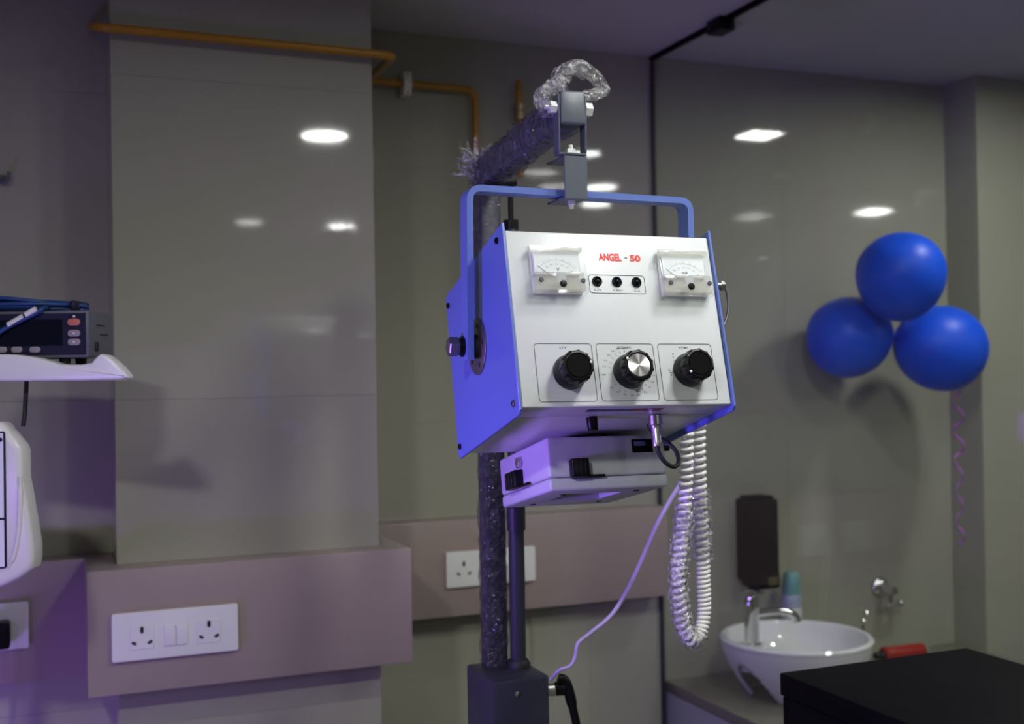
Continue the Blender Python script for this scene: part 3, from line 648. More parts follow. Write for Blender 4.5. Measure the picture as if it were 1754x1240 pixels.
for v in [g for g in q['geom'] if isinstance(g, bmesh.types.BMVert)]: v.co.z += .012
cpart('bottom_cover', bm, 'grey_cast', co)
bm = BM(); lathe(bm, [(.055, -.004), (.055, .016)], (0, .085, 0), (0, 0, 1), 40); cpart('neck', bm, 'black_matte', co)
# front latch
def latch(o, u, nrm, w, lv):
    o, u, nrm = Vector(o), Vector(u), Vector(nrm); dn = Vector((0, 0, -1))
    bm = BM(); Mx = Matrix(((u.x, nrm.x, 0, o.x), (u.y, nrm.y, 0, o.y), (u.z, nrm.z, 1, o.z), (0, 0, 0, 1)))
    box(bm, (-w / 2, 0, -.012), (w / 2, .013, .012), .0022, 3, Mx)
    cpart('latch', bm, 'black', co)
    bm = BM(); box(bm, (w * .3, .001, -.0125), (w / 2 + lv, .006, -.0088), .001, 2, Mx); cpart('latch_lever', bm, 'black', co)
    for q in (-.25, .0, .25):
        bm = BM(); box(bm, (q * w - .0008, .0126, -.011), (q * w + .0008, .0137, .011), .0003, 1, Mx); cpart('latch_rib', bm, 'black', co)
latch((-.0440, 0, -.0420), (1, 0, 0), (0, -1, 0), .0245, .024)
latch((-cw, .122, -.0400), (0, -1, 0), (-1, 0, 0), .044, .030)
bm = BM(); lathe(bm, [(.0082, 0), (.0082, .006), (.0070, .0072)], (-cw, .104, -.018), (-1, 0, 0), 6); cpart('hex_bolt', bm, 'steel', co)
bm = BM(); box(bm, (.036, -.0004, -.0235), (.066, .0002, -.0055)); cpart('rating_plate', bm, 'black_top', co)
bm = BM(); box(bm, (.039, -.0007, -.0145), (.056, -.0003, -.0085)); cpart('rating_print', bm, 'sticker_blue', co)
bm = BM(); lathe(bm, [(.004, 0), (.004, .008), (.003, .009)], (cw, .006, -.018), (1, 0, 0), 12); cpart('side_stud', bm, 'black', co)
for x, y in ((-.048, .048), (.049, .16), (.051, .032), (-.05, .165)):
    bm = BM(); lathe(bm, [(.0042, 0), (.0042, .0012), (0, .0012)], (x, y, -chh), (0, 0, -1), 14); cpart('screw', bm, 'black', co)
bm = BM(); box(bm, (-.0415, .0455, -chh + .0105), (.0355, .1245, -chh + .0118)); cpart('aperture_window', bm, 'window', co)

# ------------------------------------------------------------------ coiled cord over the peg
def tl(px, py, Y): v = on_y(px, py, Y); return (v.x, v.y, v.z)
cpts = [tl(1190, 655, 1.497), tl(1182, 690, 1.48), tl(1177, 745, 1.472), tl(1176, 800, 1.472), tl(1173, 860, 1.472), tl(1167, 920, 1.472), tl(1162, 985, 1.472), tl(1165, 1040, 1.472), tl(1173, 1078, 1.474), tl(1186, 1097, 1.478), tl(1200, 1082, 1.484), tl(1206, 1045, 1.49), tl(1205, 990, 1.492), tl(1203, 920, 1.492), tl(1200, 860, 1.492), tl(1198, 800, 1.492), tl(1197, 755, 1.492), tl(1198, 700, 1.492), tl(1193, 655, 1.495)]
cc = thing('coiled_cord', 'white coiled cable hanging in a long loop behind the x-ray unit', 'cable', (cpts[9][0], cpts[9][1], cpts[9][2] + CZ - .014))
P = spline(cpts, 40); F = frames(P)
cum = [0]
for a, b in zip(P, P[1:]): cum.append(cum[-1] + (b - a).length)
hel = []; ph = 0.0; SEG = 13
i = 0; s = 0.0; Ltot = cum[-1]
def at_len(s):
    import bisect
    k = min(max(bisect.bisect_right(cum, s) - 1, 0), len(P) - 2); f = (s - cum[k]) / max(cum[k + 1] - cum[k], 1e-9)
    p = P[k].lerp(P[k + 1], f); return p, F[k][1].lerp(F[k + 1][1], f).normalized(), F[k][2].lerp(F[k + 1][2], f).normalized()
while s < Ltot:
    p, x, y = at_len(s); fr_ = s / Ltot
    pitch = .0068 if .50 < fr_ < .66 else .0102
    a = ph; hel.append(p + (x * math.cos(a) + y * math.sin(a)) * .0076)
    ph += 2 * PI / SEG; s += pitch / SEG
bm = BM(); tube(bm, hel, .0033, 7); finish('coil', bm, 'coil', cc, 60)
bm = BM()
def sub(a, b): return [at_len(Ltot * (a + (b - a) * k / 60))[0] for k in range(61)]
film_n = lambda sd: (lambda i, k: 1 + .30 * noise.noise(Vector((i * .45, k * .8, sd))) + .16 * noise.noise(Vector((i * 1.3, k * 1.9, sd + 5))))
tube(bm, sub(.24, .53), .0150, 18, False, False, film_n(3.3)); tube(bm, sub(.665, .80), .0145, 18, False, False, film_n(8.8))
finish('plastic_sleeve', bm, 'wrap_clear', cc, 25)

# pale cable sagging from behind the unit to the slide block
bm = BM()
pc = [tl(1205, 770, 1.66), tl(1170, 822, 1.66), tl(1130, 890, 1.66), tl(1085, 990, 1.66), tl(1050, 1050, 1.655), tl(1010, 1085, 1.65), tl(990, 1102, 1.645), tl(985, 1125, 1.645), tl(976, 1141, 1.645), tl(958, 1148, 1.65), tl(943, 1164, 1.67)]
P2 = spline(pc, 8); tube(bm, P2, [.0042 - .0017 * i / len(P2) for i in range(len(P2))], 10)
o = finish('power_cable', bm, 'lilac_cable'); origin_to(o, pc[-1]); tag(o, 'thin pale cable sagging from behind the x-ray unit to the stand clamp', 'cable')

# ------------------------------------------------------------------ wall pipes
def pipe_obj(name, paths, r, label, cat):
    t = thing(name, label, cat, (paths[0][0][0], paths[0][0][1], paths[0][0][2] + CZ))
    for p in paths:
        bm = BM(); tube(bm, fillet(p, .028, 6), r, 14); finish('pipe', bm, 'pipe', t, 60)
    return t
zp = .6475
gp = pipe_obj('gas_pipe', [[(0.088, 2.435, zp + .060), (0.088, 2.238, zp + .004), (0.655, 2.238, zp), (0.700, 2.615, .694), (0.968, 2.615, .691), (0.968, 2.615, .02)]], .0088, 'ochre painted gas pipe bent around the pillar and along the back wall', 'pipe')
c0 = on_y(698, 142, 2.602)
bm = BM(); box(bm, (c0.x - .010, 2.596, c0.z - .012), (c0.x + .010, 2.604, c0.z + .012), .002); box(bm, (c0.x - .010, 2.600, c0.z - .028), (c0.x + .010, BW - .0005, c0.z + .026), .002); cl = finish('pipe_clip', bm, 'ivory', gp)
for dz in (.020, -.022):
    bm = BM(); lathe(bm, [(.003, 0), (.003, .001), (0, .001)], (c0.x, 2.600, c0.z + dz), (0, -1, 0), 12); finish('screw', bm, 'dull_steel', cl)
v0 = on_y(888, 135, 2.612)
gv = thing('capped_pipe', 'short ochre vertical pipe with pointed cap and brass union on the back wall', 'pipe', (v0.x, v0.y, CZ + .5))
bm = BM(); lathe(bm, [(.0095, -.062), (.0095, -.040), (.0088, -.020), (.0060, -.006), (.002, 0)], v0, (0, 0, 1), 18); finish('pipe_cap', bm, 'pipe', gv)
bm = BM(); lathe(bm, [(.0135, -.102), (.0135, -.084), (.0110, -.083), (.0110, -.078), (.0140, -.077), (.0140, -.063), (.010, -.062)], v0, (0, 0, 1), 12); finish('union', bm, 'brass', gv)
bm = BM(); lathe(bm, [(.0085, -.24), (.0085, -.102)], v0, (0, 0, 1), 18); finish('pipe', bm, 'pipe', gv)
for dz in (-.20,):
    bm = BM(); box(bm, (v0.x - .011, v0.y - .011, v0.z + dz - .008), (v0.x + .011, BW - .0005, v0.z + dz + .008), .002); finish('pipe_clip', bm, 'ivory', gv)

# ------------------------------------------------------------------ sockets
def pin_holes(x, Y, z, parent, big=True):
    for dx, dz, rot, L, w in ((0, .0130, 90, .0125, .0062), (-.0138, -.0100, -28, .0095, .0054), (.0138, -.0100, 28, .0095, .0054)):
        bm = BM(); a = math.radians(rot); poly = []
        for s in (1, -1):
            for k in range(7):
                b = math.radians(-90 + 180 * k / 6) + (0 if s > 0 else PI); poly.append((s * (L / 2 - w / 2) + w / 2 * math.cos(b), w / 2 * math.sin(b)))
        poly = [(x + dx + p * math.cos(a) - q * math.sin(a), z + dz + p * math.sin(a) + q * math.cos(a)) for p, q in poly]
        prism(bm, poly, Y, Y - .0004, lambda a_, b_, t_: (a_, t_, b_)); finish('pin_hole', bm, 'black_matte', parent, 0)
def plate(name, x0, x1, z0, z1, Y, label, group=None):
    t = thing(name, label, 'socket', ((x0 + x1) / 2, Y, z0 + CZ), group)
    bm = BM(); prism(bm, rrect(x0, x1, z0, z1, .004, 4), Y - .0002, Y - .0105, lambda a, b, t_: (a, t_, b), .0022, 3); finish('face_plate', bm, 'white_plastic', t)
    return t
t = plate('socket_panel', .1005, .3235, -.5045, -.4175, 2.20, 'long white switch panel with two three-pin sockets on the pillar board')
for x in (.152, .270):
    bm = BM(); box(bm, (x - .021, 2.188, -.4845), (x + .021, 2.1896, -.4415), .0007, 1); f = finish('socket_insert', bm, 'white_plastic', t); pin_holes(x, 2.1879, -.4625, f)
for x in (.201, .222):
    bm = BM(); box(bm, (x - .0100, 2.1865, -.4825), (x + .0100, 2.1896, -.4445), .0012, 2); finish('rocker_switch', bm, 'white_plastic', t)
zb0, zb1 = -.4965, -.4130
t = plate('wall_socket', .857, .943, zb0, zb1, 2.57, 'square white socket plate on the back board, left of the stand column')
pin_holes(.900, 2.5589, -.4545, t)
t = plate('wall_socket', .997, 1.083, zb0, zb1, 2.57, 'square white socket plate with a cable plugged in, right of the stand column')
bm = BM(); box(bm, (1.000, 2.536, -.492), (1.046, 2.5590, -.448), .004, 2); finish('plug', bm, 'ivory', t)
bm = BM(); tube(bm, spline([(1.020, 2.546, -.488), (1.022, 2.538, -.515), (1.034, 2.535, -.58), (1.038, 2.54, -.68), (1.030, 2.55, -.85), (1.02, 2.56, -1.1), (1.02, 2.56, -1.535)], 8), .0040, 10); finish('plug_cable', bm, 'ivory', t)
t = plate('wall_socket', -.125, -.0385, -.4985, -.4115, 2.37, 'white socket plate with a black plug, by the left edge')
bm = BM(); box(bm, (-.118, 2.312, -.488), (-.0700, 2.3590, -.440), .006, 3); pb = finish('black_plug', bm, 'black', t)
bm = BM(); tube(bm, spline([(-.095, 2.318, -.486), (-.096, 2.308, -.52), (-.101, 2.305, -.60), (-.11, 2.31, -.8)], 8), .0055, 10); finish('plug_cable', bm, 'black_matte', t)

hk = on_y(8, 306, LW)
t = thing('wall_hook', 'small dark hook on the left wall above the monitor', 'hook', (hk.x, LW, hk.z + CZ))
bm = BM(); box(bm, (hk.x - .012, LW - .004, hk.z - .010), (hk.x + .004, LW - .0003, hk.z + .006), .001); finish('back_plate', bm, 'grey_plastic', t)
bm = BM(); tube(bm, spline([(hk.x - .006, LW - .003, hk.z - .004), (hk.x - .004, LW - .016, hk.z - .010), (hk.x + .005, LW - .022, hk.z - .006), (hk.x + .009, LW - .022, hk.z + .010)], 6), .0038, 10); finish('prong', bm, 'grey_plastic', t)

# ------------------------------------------------------------------ left: equipment stand, monitor, second device
LA = math.radians(-21.9)
k_ = 1.75 / 1975.26
org = Vector((0.059, 1.862, 0.0372))
LMx = Matrix.Translation((org.x, org.y, org.z + CZ)) @ Matrix.Rotation(LA, 4, 'Z')
def lx(px): return (px - 153) * k_
def lz(px, py): return (612 - py) * k_ + 0.0168 * 0 - (px - 153) * k_ * 0.017
ls = thing('equipment_stand', 'white equipment trolley with curved tray beside the pillar', 'stand', LMx @ Matrix.Translation((0, 0, -(org.z + CZ))))
def lfinish(name, bm, mat, parent, smooth=40):
    bm.transform(Matrix.Translation((0, 0, -CZ)) @ LMx); return finish(name, bm, mat, parent, smooth)
lip = [(-190, 606), (0, 607), (40, 608), (75, 613), (100, 620), (118, 625), (150, 625), (168, 622), (176, 612), (183, 607), (192, 609), (206, 620), (220, 634), (227, 643), (227, 647), (216, 650), (150, 652), (0, 653), (-190, 653)]
lipl = [(lx(a), lz(a, b)) for a, b in lip]
bm = BM(); prism(bm, lipl, -.030, .004, lambda a, b, t_: (a, t_, b), .004, 3); lfinish('tray_front', bm, 'white_plastic', ls)
fl_ = [(-190, 624), (142, 626), (142, 652), (-190, 653)]
bm = BM(); prism(bm, [(lx(a), lz(a, b)) for a, b in fl_], -.008, .20, lambda a, b, t_: (a, t_, b), .003, 2); lfinish('tray', bm, 'white_plastic', ls)
bm = BM(); cyl(bm, (-.235, .115, -.036), (-.235, .115, -(org.z + CZ) + .09), .019, n=24); lfinish('pole', bm, 'white_plastic', ls)
bm = BM()
for a in range(5):
    an = 2 * PI * a / 5 + .3; tube(bm, [(-.235, .115, -(org.z + CZ) + .10), (-.235 + .28 * math.cos(an), .115 + .28 * math.sin(an), -(org.z + CZ) + .065)], [.02, .013], 10)
    cyl(bm, (-.235 + .28 * math.cos(an) - .01, .115 + .28 * math.sin(an), -(org.z + CZ) + .0305), (-.235 + .28 * math.cos(an) + .01, .115 + .28 * math.sin(an), -(org.z + CZ) + .0305), .03, n=18)
lfinish('star_base', bm, 'white_plastic', ls)
# black cord below the tray
bm = BM(); tube(bm, spline([(lx(35), .02, -.034), (lx(34.5), .017, -.06), (lx(34), .014, -.085), (lx(32), .012, lz(34, 731))], 8), .0034, 10); lfinish('cord', bm, 'black_matte', ls)
# monitor
mo = thing('vital_signs_monitor', 'low dark-faced patient monitor with oval buttons on the white tray', 'monitor', LMx @ Matrix.Translation((-.12, .05, -.0085)))
mw, mh, md = .245, .0715, .105
bm = BM(); box(bm, (-mw, .004, 0), (0, md, mh), .004, 3); lfinish('case', bm, 'grey_plastic', mo)
bm = BM(); box(bm, (-mw, -.003, 0), (0, .0045, mh), .003, 3); lfinish('bezel', bm, 'grey_plastic', mo)
bm = BM(); box(bm, (-mw + .004, -.0042, .004), (-.004, -.0028, mh - .004), .0004, 1); fa = lfinish('fascia', bm, 'navy', mo)
bm = BM(); box(bm, (-.20, -.0049, .0185), (lx(109), -.0041, .058), .0003, 1); lfinish('display', bm, 'screen', fa)
def obtn(x, z, w, h, mat, tri=0):
    bm = BM(); prism(bm, rrect(x - w / 2, x + w / 2, z - h / 2, z + h / 2, h * .49, 6), -.0042, -.0066, lambda a, b, t_: (a, t_, b), .0006, 2); b_ = lfinish('button', bm, mat, fa)
    if tri:
        bm = BM(); s = tri; prism(bm, [(x - .0022, z - .0012 * s), (x + .0022, z - .0012 * s), (x, z + .0018 * s)], -.0066, -.0069, lambda a, b, t_: (a, t_, b)); lfinish('arrow', bm, 'white_plastic', b_, 0)
    return b_
obtn(lx(129), lz(129, 552), .0190, .0105, 'btn_red'); obtn(lx(129), lz(129, 571), .0190, .0100, 'btn_grey', 1); obtn(lx(129), lz(129, 586), .0190, .0100, 'btn_grey', -1)
for px in (5, 31, 62): obtn(lx(px), lz(px, 599), .0165, .0090, 'btn_grey')
bm = BM(); lathe(bm, [(.0018, 0), (.0018, .0008), (0, .001)], (lx(129), -.0042, lz(129, 542)), (0, -1, 0), 12); lfinish('status_led', bm, 'white_plastic', fa)
for y, z in ((.030, .050), (.045, .036)):
    bm = BM(); box(bm, (-.0002, y, z - .0012), (.0006, y + .035, z + .0012)); lfinish('vent_slot', bm, 'black_matte', mo)
bm = BM(); box(bm, (-.0005, .022, .010), (.0030, .034, .024), .001, 1); lfinish('side_port', bm, 'black_matte', mo)
for x in (-.21, -.045):
    for y in (.02, .085):
        bm = BM(); lathe(bm, [(.008, -.0092), (.009, 0)], (x, y, .0002), (0, 0, 1), 16); lfinish('foot', bm, 'black_matte', mo)
# blue cable bundle on the monitor
sc = thing('sensor_cable', 'coiled blue sensor cable with white tag on top of the monitor', 'cable', LMx @ Matrix.Translation((-.11, .045, mh)))
bm = BM(); rnd = random.Random(5)
for j in range(7):
    P3 = []; r1 = .105 - .006 * (j % 3); r2 = .026 + .004 * (j % 4); zc_ = mh + .0040 + .0033 * j * .85; ox = -.128 + rnd.uniform(-.004, .004)
    for k in range(37):
        a = 2 * PI * k / 36; P3.append(Vector((ox + r1 * math.cos(a), .045 + r2 * math.sin(a), zc_ + .0035 * math.sin(a * 2 + j) * .5 - max(0, math.cos(a)) * .0028 * j * .55)))
    tube(bm, P3[:-1], .0033, 8, closed=True)
lfinish('cable_coil', bm, 'blue_cable', sc, 60)
bm = BM(); box(bm, (lx(113), .012, mh + .0005), (lx(124), .076, mh + .0165), .004, 3); lfinish('cable_tie', bm, 'navy', sc)
bm = BM(); tube(bm, spline([(lx(75), .014, mh + .006), (lx(75), -.006, mh + .003), (lx(68), -.010, mh - .003), (lx(15), -.012, lz(15, 563)), (lx(-20), -.012, lz(-20, 588)), (lx(-60), -.014, lz(-60, 605))], 8), .0037, 10); lfinish('cable_end', bm, 'blue_cable', sc)
for a, b in ((68, 50), (46, 20)):
    bm = BM(); ya = 530 + (68 - a) * .575; yb = 530 + (68 - b) * .575; cyl(bm, (lx(a), -.0105, lz(a, ya)), (lx(b), -.0118, lz(b, yb)), .0048, n=12); lfinish('cable_tag', bm, 'white_plastic' if a > 50 else 'ivory', sc)
# second device hung on the pole
dv = thing('bedside_device', 'white rounded bedside unit with framed panel below the tray', 'medical device', LMx @ Matrix.Translation((-.2, .06, lz(0, 1008))))
dp = [(-190, 722), (0, 722), (17, 723), (22, 728), (49, 762), (52, 772), (52, 818), (58, 850), (65, 895), (70, 932), (70, 955), (67, 971), (45, 988), (20, 1000), (0, 1007), (-190, 1010)]
bm = BM(); prism(bm, [(lx(a - 12), lz(a, b)) for a, b in dp], -.015, .030, lambda a, b, t_: (a, t_, b), .010, 4); lfinish('case', bm, 'ivory', dv)
bm = BM(); tube(bm, spline([(lx(38), -.0140, lz(40, 815)), (lx(38), -.0150, lz(40, 860)), (lx(35), -.0152, lz(37, 910)), (lx(28), -.0152, lz(30, 945)), (lx(18), -.0152, lz(14, 968))], 6), [.002] * 3 + [.004] * 19 + [.002] * 3, 10); lfinish('grip_rib', bm, 'ivory', dv)
bm = BM(); prism(bm, rrect(lx(-170), lx(15), lz(0, 970), lz(0, 738), .004), -.0152, -.0175, lambda a, b, t_: (a, t_, b), .0006, 1); pn = lfinish('panel_frame', bm, 'navy', dv)
for z0_, z1_ in ((884, 741), (967, 888)):
    bm = BM(); box(bm, (lx(-165), -.0182, lz(6, z0_)), (lx(12), -.0174, lz(6, z1_)), .0002, 1); lfinish('panel_face', bm, 'dial', pn)
bm = BM(); lathe(bm, [(.003, 0), (.003, .001), (0, .0012)], (lx(8), -.0182, lz(2, 752)), (0, -1, 0), 12); lfinish('screw', bm, 'navy', pn)
bm = BM(); box(bm, (-.262, .0302, lz(0, 900)), (-.208, .095, lz(0, 820)), .004); lfinish('pole_clamp', bm, 'black', dv)

# ------------------------------------------------------------------ wash corner
CT = -0.798
wt = thing('wash_counter', 'olive stone counter with grey cabinet under the wash basin', 'counter', (1.95, 2.4, 0))
bm = BM(); box(bm, (1.476, 2.16, CT - .028), (2.432, BW - .0005, CT), .003); finish('worktop', bm, 'counter', wt)
bm = BM(); box(bm, (1.476, 2.20, FLOOR + .1), (2.432, BW - .0005, CT - .0285), .002); finish('cabinet', bm, 'cabinet', wt)
for x0, x1 in ((1.480, 1.952), (1.956, 2.428)):
    bm = BM(); box(bm, (x0, 2.182, FLOOR + .105), (x1, 2.1995, CT - .035), .002); d_ = finish('door', bm, 'cabinet', wt)
    bm = BM(); cyl(bm, ((x0 + x1) / 2 - .06, 2.165, CT - .08), ((x0 + x1) / 2 + .06, 2.165, CT - .08), .005); finish('handle', bm, 'chrome', d_)
bm = BM(); box(bm, (1.49, 2.25, FLOOR + .0005), (2.42, BW - .0005, FLOOR + .1)); finish('plinth', bm, 'black_top', wt)
# basin
bc = Vector((1.706, 2.392)); RI = -0.655; RO = .186
sk = thing('wash_basin', 'round white ceramic vessel basin with arched openings on the counter', 'sink', (bc.x, bc.y, CT + CZ))
bm = BM(); lathe(bm, [(.0, RI - .105), (.035, RI - .105), (.09, RI - .090), (.135, RI - .060), (.160, RI - .025), (.168, RI - .005), (.172, RI), (.180, RI + .001), (RO, RI - .004), (RO, RI - .012), (.181, RI - .018), (.168, RI - .030), (.145, RI - .068), (.100, RI - .100), (.05, RI - .115), (0, RI - .115)], (bc.x, bc.y, 0), n=72); finish('bowl', bm, 'ceramic', sk)
# the skirt: shell with arched openings
bm = BM(); NT, NZ = 144, 26; zt, zb = RI - .010, CT + .0008; grid = []
def rad_s(f): return .1845 - .004 * f - .066 * f ** 1.7
for j in range(NZ + 1):
    f = j / NZ; grid.append([bm.verts.new((bc.x + rad_s(f) * math.cos(2 * PI * k / NT), bc.y + rad_s(f) * math.sin(2 * PI * k / NT), zt + (zb - zt) * f)) for k in range(NT)])
for j in range(NZ):
    for k in range(NT):
        th_ = 360 * (k + .5) / NT; f = (j + .5) / NZ; hole = False
        for c_ in (187, 7):
            d_ = (th_ - c_ + 180) % 360 - 180
            if f > .30 + .66 * (d_ / 25) ** 2 and abs(d_) < 25: hole = True
        if not hole: bm.faces.new((grid[j][k], grid[j][(k + 1) % NT], grid[j + 1][(k + 1) % NT], grid[j + 1][k]))
for v in [v for v in bm.verts if not v.link_faces]: bm.verts.remove(v)
o = finish('skirt', bm, 'ceramic', sk, 60); sd = o.modifiers.new('thickness', 'SOLIDIFY'); sd.thickness = .009; sd.offset = -1
bm = BM(); lathe(bm, [(.020, 0), (.020, .002), (.012, .003), (0, .003)], (bc.x, bc.y, RI - .1048), n=24); finish('drain', bm, 'chrome', sk)
bm = BM(); lathe(bm, [(.030, -.060), (.040, -.030), (.042, -.004), (.039, 0)], (1.592, 2.426, RI - .020), n=32); finish('tap_ledge', bm, 'ceramic', sk)
# faucet
fb = Vector((1.600, 2.424))
LG = RI - .020
fa_ = thing('basin_tap', 'tall chrome mixer tap with short spout over the basin', 'tap', (fb.x, fb.y, LG + CZ))
bm = BM(); lathe(bm, [(.024, LG + .0003), (.024, LG + .005), (.0185, LG + .007), (.0185, -.600), (.0195, -.598), (.0195, -.556), (.0175, -.551)], (fb.x, fb.y, 0), n=32); finish('body', bm, 'chrome', fa_)
bm = BM(); lathe(bm, [(.0190, -.5508), (.0195, -.540), (.012, -.536)], (fb.x, fb.y, 0), n=32); box(bm, (fb.x - .006, fb.y - .050, -.545), (fb.x + .006, fb.y - .010, -.538), .002); finish('lever', bm, 'chrome', fa_)
e_ = Vector((.80, -.30, 0)).normalized()
bm = BM(); q0 = Vector((fb.x, fb.y, -.598)); tube(bm, spline([q0, q0 + e_ * .05 + Vector((0, 0, .004)), q0 + e_ * .085 + Vector((0, 0, .003)), q0 + e_ * .108 + Vector((0, 0, -.008)), q0 + e_ * .114 + Vector((0, 0, -.022))], 7), .0095, 14); finish('spout', bm, 'chrome', fa_)
# soap dispenser
sx0, sx1 = 1.697, 1.784
sd_ = thing('soap_dispenser', 'black wall soap dispenser with small amber window above the tap', 'dispenser', (1.74, BW, -.56 + CZ))
bm = BM(); prism(bm, rrect(sx0, sx1, -.555, -.340, .006, 4), BW - .0005, BW - .075, lambda a, b, t_: (a, t_, b), .006, 3); finish('case', bm, 'black_top', sd_)
bm = BM(); prism(bm, rrect(sx0 + .012, sx1 - .004, -.572, -.535, .006, 4), BW - .004, BW - .083, lambda a, b, t_: (a, t_, b), .005, 3); finish('push_lever', bm, 'black_top', sd_)
bm = BM(); box(bm, (sx0 + .045, BW - .0845, -.563), (sx1 - .012, BW - .0825, -.541), .0006, 1); finish('level_window', bm, 'window', sd_)
bm = BM(); prism(bm, rrect(sx0 + .012, sx1 - .008, -.3402, -.331, .004, 4), BW - .004, BW - .066, lambda a, b, t_: (a, t_, b), .003, 2); finish('lid', bm, 'black_top', sd_)
# spray can
sc_ = thing('spray_can', 'pale blue spray can with teal cap behind the basin', 'can', (1.838, 2.592, CT + CZ))
bm = BM(); lathe(bm, [(.024, 0.0005), (.0255, .003), (.0255, .185), (.0235, .196), (.0215, .2)], (1.838, 2.592, CT), n=32); finish('body', bm, 'can', sc_)
bm = BM(); lathe(bm, [(.0230, .1995), (.0230, .235), (.021, .250), (.015, .259), (0, .262)], (1.838, 2.592, CT), n=28); finish('cap', bm, 'teal', sc_)
bm = BM(); lathe(bm, [(.0257, .04), (.0257, .165)], (1.838, 2.592, CT), n=32, closed_ends=False); finish('label_band', bm, 'white_plastic', sc_)
# angle valve on the wall
va = on_y(1507, 1006, BW)
av = thing('angle_valve', 'chrome angle valve on the wall right of the basin', 'valve', (va.x, BW, va.z + CZ))
bm = BM(); lathe(bm, [(.030, .0005), (.029, .004), (.022, .010), (.012, .014)], (va.x, BW, va.z), (0, -1, 0), 28); finish('flange', bm, 'chrome', av)
bm = BM(); cyl(bm, (va.x, BW - .012, va.z), (va.x, BW - .062, va.z), .012, n=20); cyl(bm, (va.x, BW - .040, va.z + .004), (va.x, BW - .040, va.z - .045), .010, n=18); finish('body', bm, 'chrome', av)
bm = BM(); cyl(bm, (va.x - .012, BW - .046, va.z - .040), (va.x + .040, BW - .036, va.z - .040), .0065, n=14, bev=.002); lathe(bm, [(.010, 0), (.012, .004), (.010, .012), (0, .014)], (va.x + .034, BW - .037, va.z - .040), (1, .1, 0), 16); finish('handle', bm, 'chrome', av)
# chrome balls shaped as the highlights on a hose, beside the basin rim
cz_ = on_y(1482, 1056, 2.55)
ch = thing('hose_glints', 'small chrome balls shaped as glints on a hose behind the right rim of the basin', 'lever', (cz_.x, cz_.y, CT + CZ))
bm = BM(); cyl(bm, (cz_.x - .012, cz_.y, CT + .0005), (cz_.x - .008, cz_.y, cz_.z - .02), .005, n=12); finish('stem', bm, 'chrome', ch)
for dx, dz in ((-.008, -.010), (.004, .010)):
    bm = BM(); lathe(bm, [(0, -.0085), (.005, -.007), (.0085, 0), (.005, .007), (0, .0085)], (cz_.x + dx, cz_.y, cz_.z + dz), n=16); finish('ball', bm, 'chrome', ch)
# red container lying on the counter
ra = on_z(1512, 1122, CT + .022); rb = on_z(1592, 1112, CT + .022); dr = (rb - ra).normalized()
rc = thing('red_container', 'red cylindrical container lying on the counter behind the black cabinet', 'container', (ra.x, ra.y, CT + CZ))
bm = BM(); lathe(bm, [(.018, 0), (.0215, .004), (.0215, .012), (.019, .014), (.0205, .018), (.0205, .128), (.0185, .134)], ra, dr, 28); finish('body', bm, 'red', rc)
bm = BM(); lathe(bm, [(.008, -.026), (.010, -.022), (.010, -.004), (.013, .0)], ra, dr, 18); finish('nozzle', bm, 'black', rc)
bm = BM(); lathe(bm, [(.013, .1345), (.012, .146), (.008, .148)], ra, dr, 18); finish('cap', bm, 'teal', rc)
# black cabinet in the foreground right
kc = thing('black_cabinet', 'plain black cabinet top in the lower right foreground', 'cabinet', (1.236, 1.17, 0))
bm = BM(); box(bm, (1.050, .86, -.505), (1.4225, 1.517, -.470), .003); finish('top', bm, 'black_top', kc)
bm = BM(); box(bm, (1.052, .868, FLOOR + .03), (1.420, 1.513, -.5055), .003); finish('body', bm, 'black_top', kc)
for z0_, z1_ in ((-.85, -.512), (-1.18, -.856), (-1.50, -1.186)):
    bm = BM(); box(bm, (1.056, .852, z0_), (1.416, .8675, z1_), .002); d_ = finish('drawer', bm, 'black_top', kc)
    bm = BM(); cyl(bm, (1.18, .838, z1_ - .05), (1.29, .838, z1_ - .05), .005); finish('handle', bm, 'dull_steel', d_)
for x in (1.08, 1.39):
    for y in (.90, 1.48):
        bm = BM(); cyl(bm, (x, y, FLOOR + .0005), (x, y, FLOOR + .0305), .015); finish('foot', bm, 'black_matte', kc)

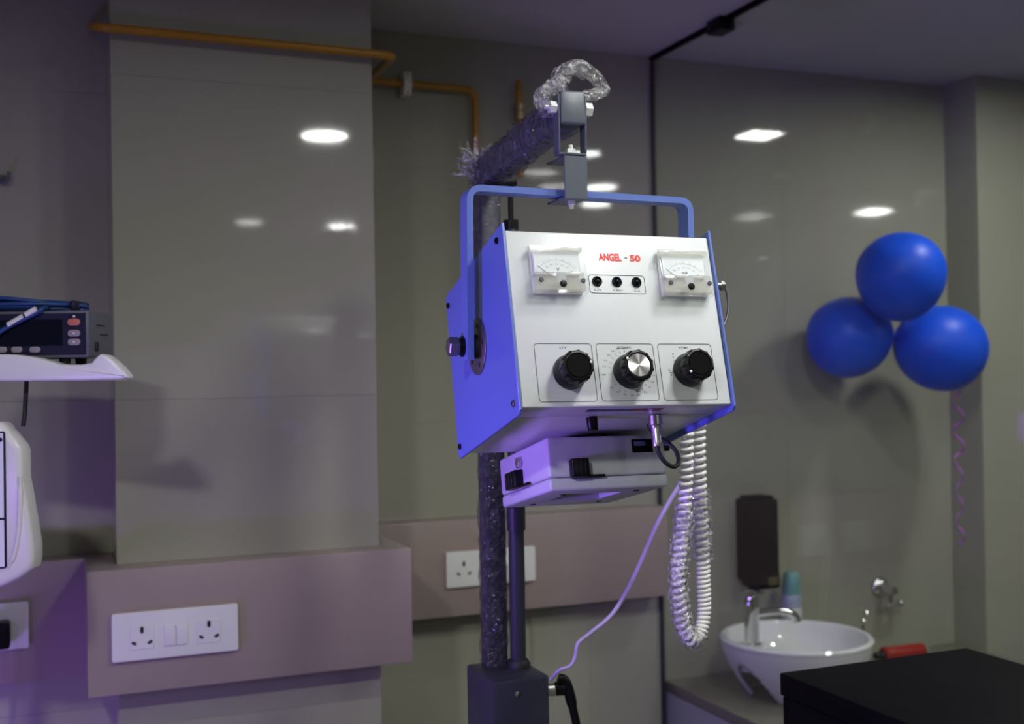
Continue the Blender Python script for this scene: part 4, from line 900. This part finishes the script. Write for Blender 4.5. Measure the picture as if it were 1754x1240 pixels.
# ------------------------------------------------------------------ balloons
def balloon(px, py, Y, rx, ry, tilt, label):
    c = on_y(px, py, Y); dep = c.dot(w_); a = rx * dep / 1975.26; b = ry * dep / 1975.26
    t = thing('balloon', label, 'balloon', (c.x, c.y, c.z + CZ), 'blue balloons by the corner')
    prof = []
    for k in range(29):
        th_ = PI * k / 28; h = -math.cos(th_); taper = 1 + .06 * h
        prof.append((max(a * math.sin(th_) * taper, 0 if k in (0, 28) else 1e-4), b * h * (1.04 if h < 0 else 1.0)))
    ax_ = Vector(tilt).normalized()
    bm = BM(); lathe(bm, prof, c, ax_, 48); finish('balloon_skin', bm, 'balloon', t, 80)
    k0 = c - ax_ * (b * 1.04 - .001)
    bm = BM(); lathe(bm, [(.004, .003), (.0028, -.004), (.0045, -.010), (.008, -.014), (.007, -.0145)], k0, ax_, 16); finish('knot', bm, 'balloon', t)
    return c
b1 = balloon(1543, 473, 2.340, 75, 75, (-.1, -.1, 1), 'top blue balloon of the cluster of three')
b2 = balloon(1455, 577, 2.510, 69, 73, (-1, .1, -.25), 'left blue balloon of the cluster, close to the tiled wall')
b3 = balloon(1611, 596, 2.420, 73, 78, (1, -.3, -.3), 'right blue balloon of the cluster, overlapping the wall corner')
# curled ribbon below
rx0 = on_y(1641, 668, 2.40); rx1 = on_y(1645, 935, 2.40)
bm = BM(); N = 150; prev = None
for k in range(N + 1):
    f = k / N; p = rx0.lerp(rx1, f); a = 2 * PI * 5.2 * f; R_ = .012 + .003 * math.sin(7 * f)
    c = p + Vector((R_ * math.cos(a), R_ * math.sin(a), 0)); hw_ = .0048
    v = (bm.verts.new(c + Vector((0, 0, hw_))), bm.verts.new(c - Vector((0, 0, hw_))))
    if prev: bm.faces.new((prev[0], v[0], v[1], prev[1]))
    prev = v
o = finish('curling_ribbon', bm, 'ribbon', None, 60); sd = o.modifiers.new('thickness', 'SOLIDIFY'); sd.thickness = .0004
origin_to(o, rx0); tag(o, 'thin curled violet ribbon hanging below the right balloon', 'ribbon')
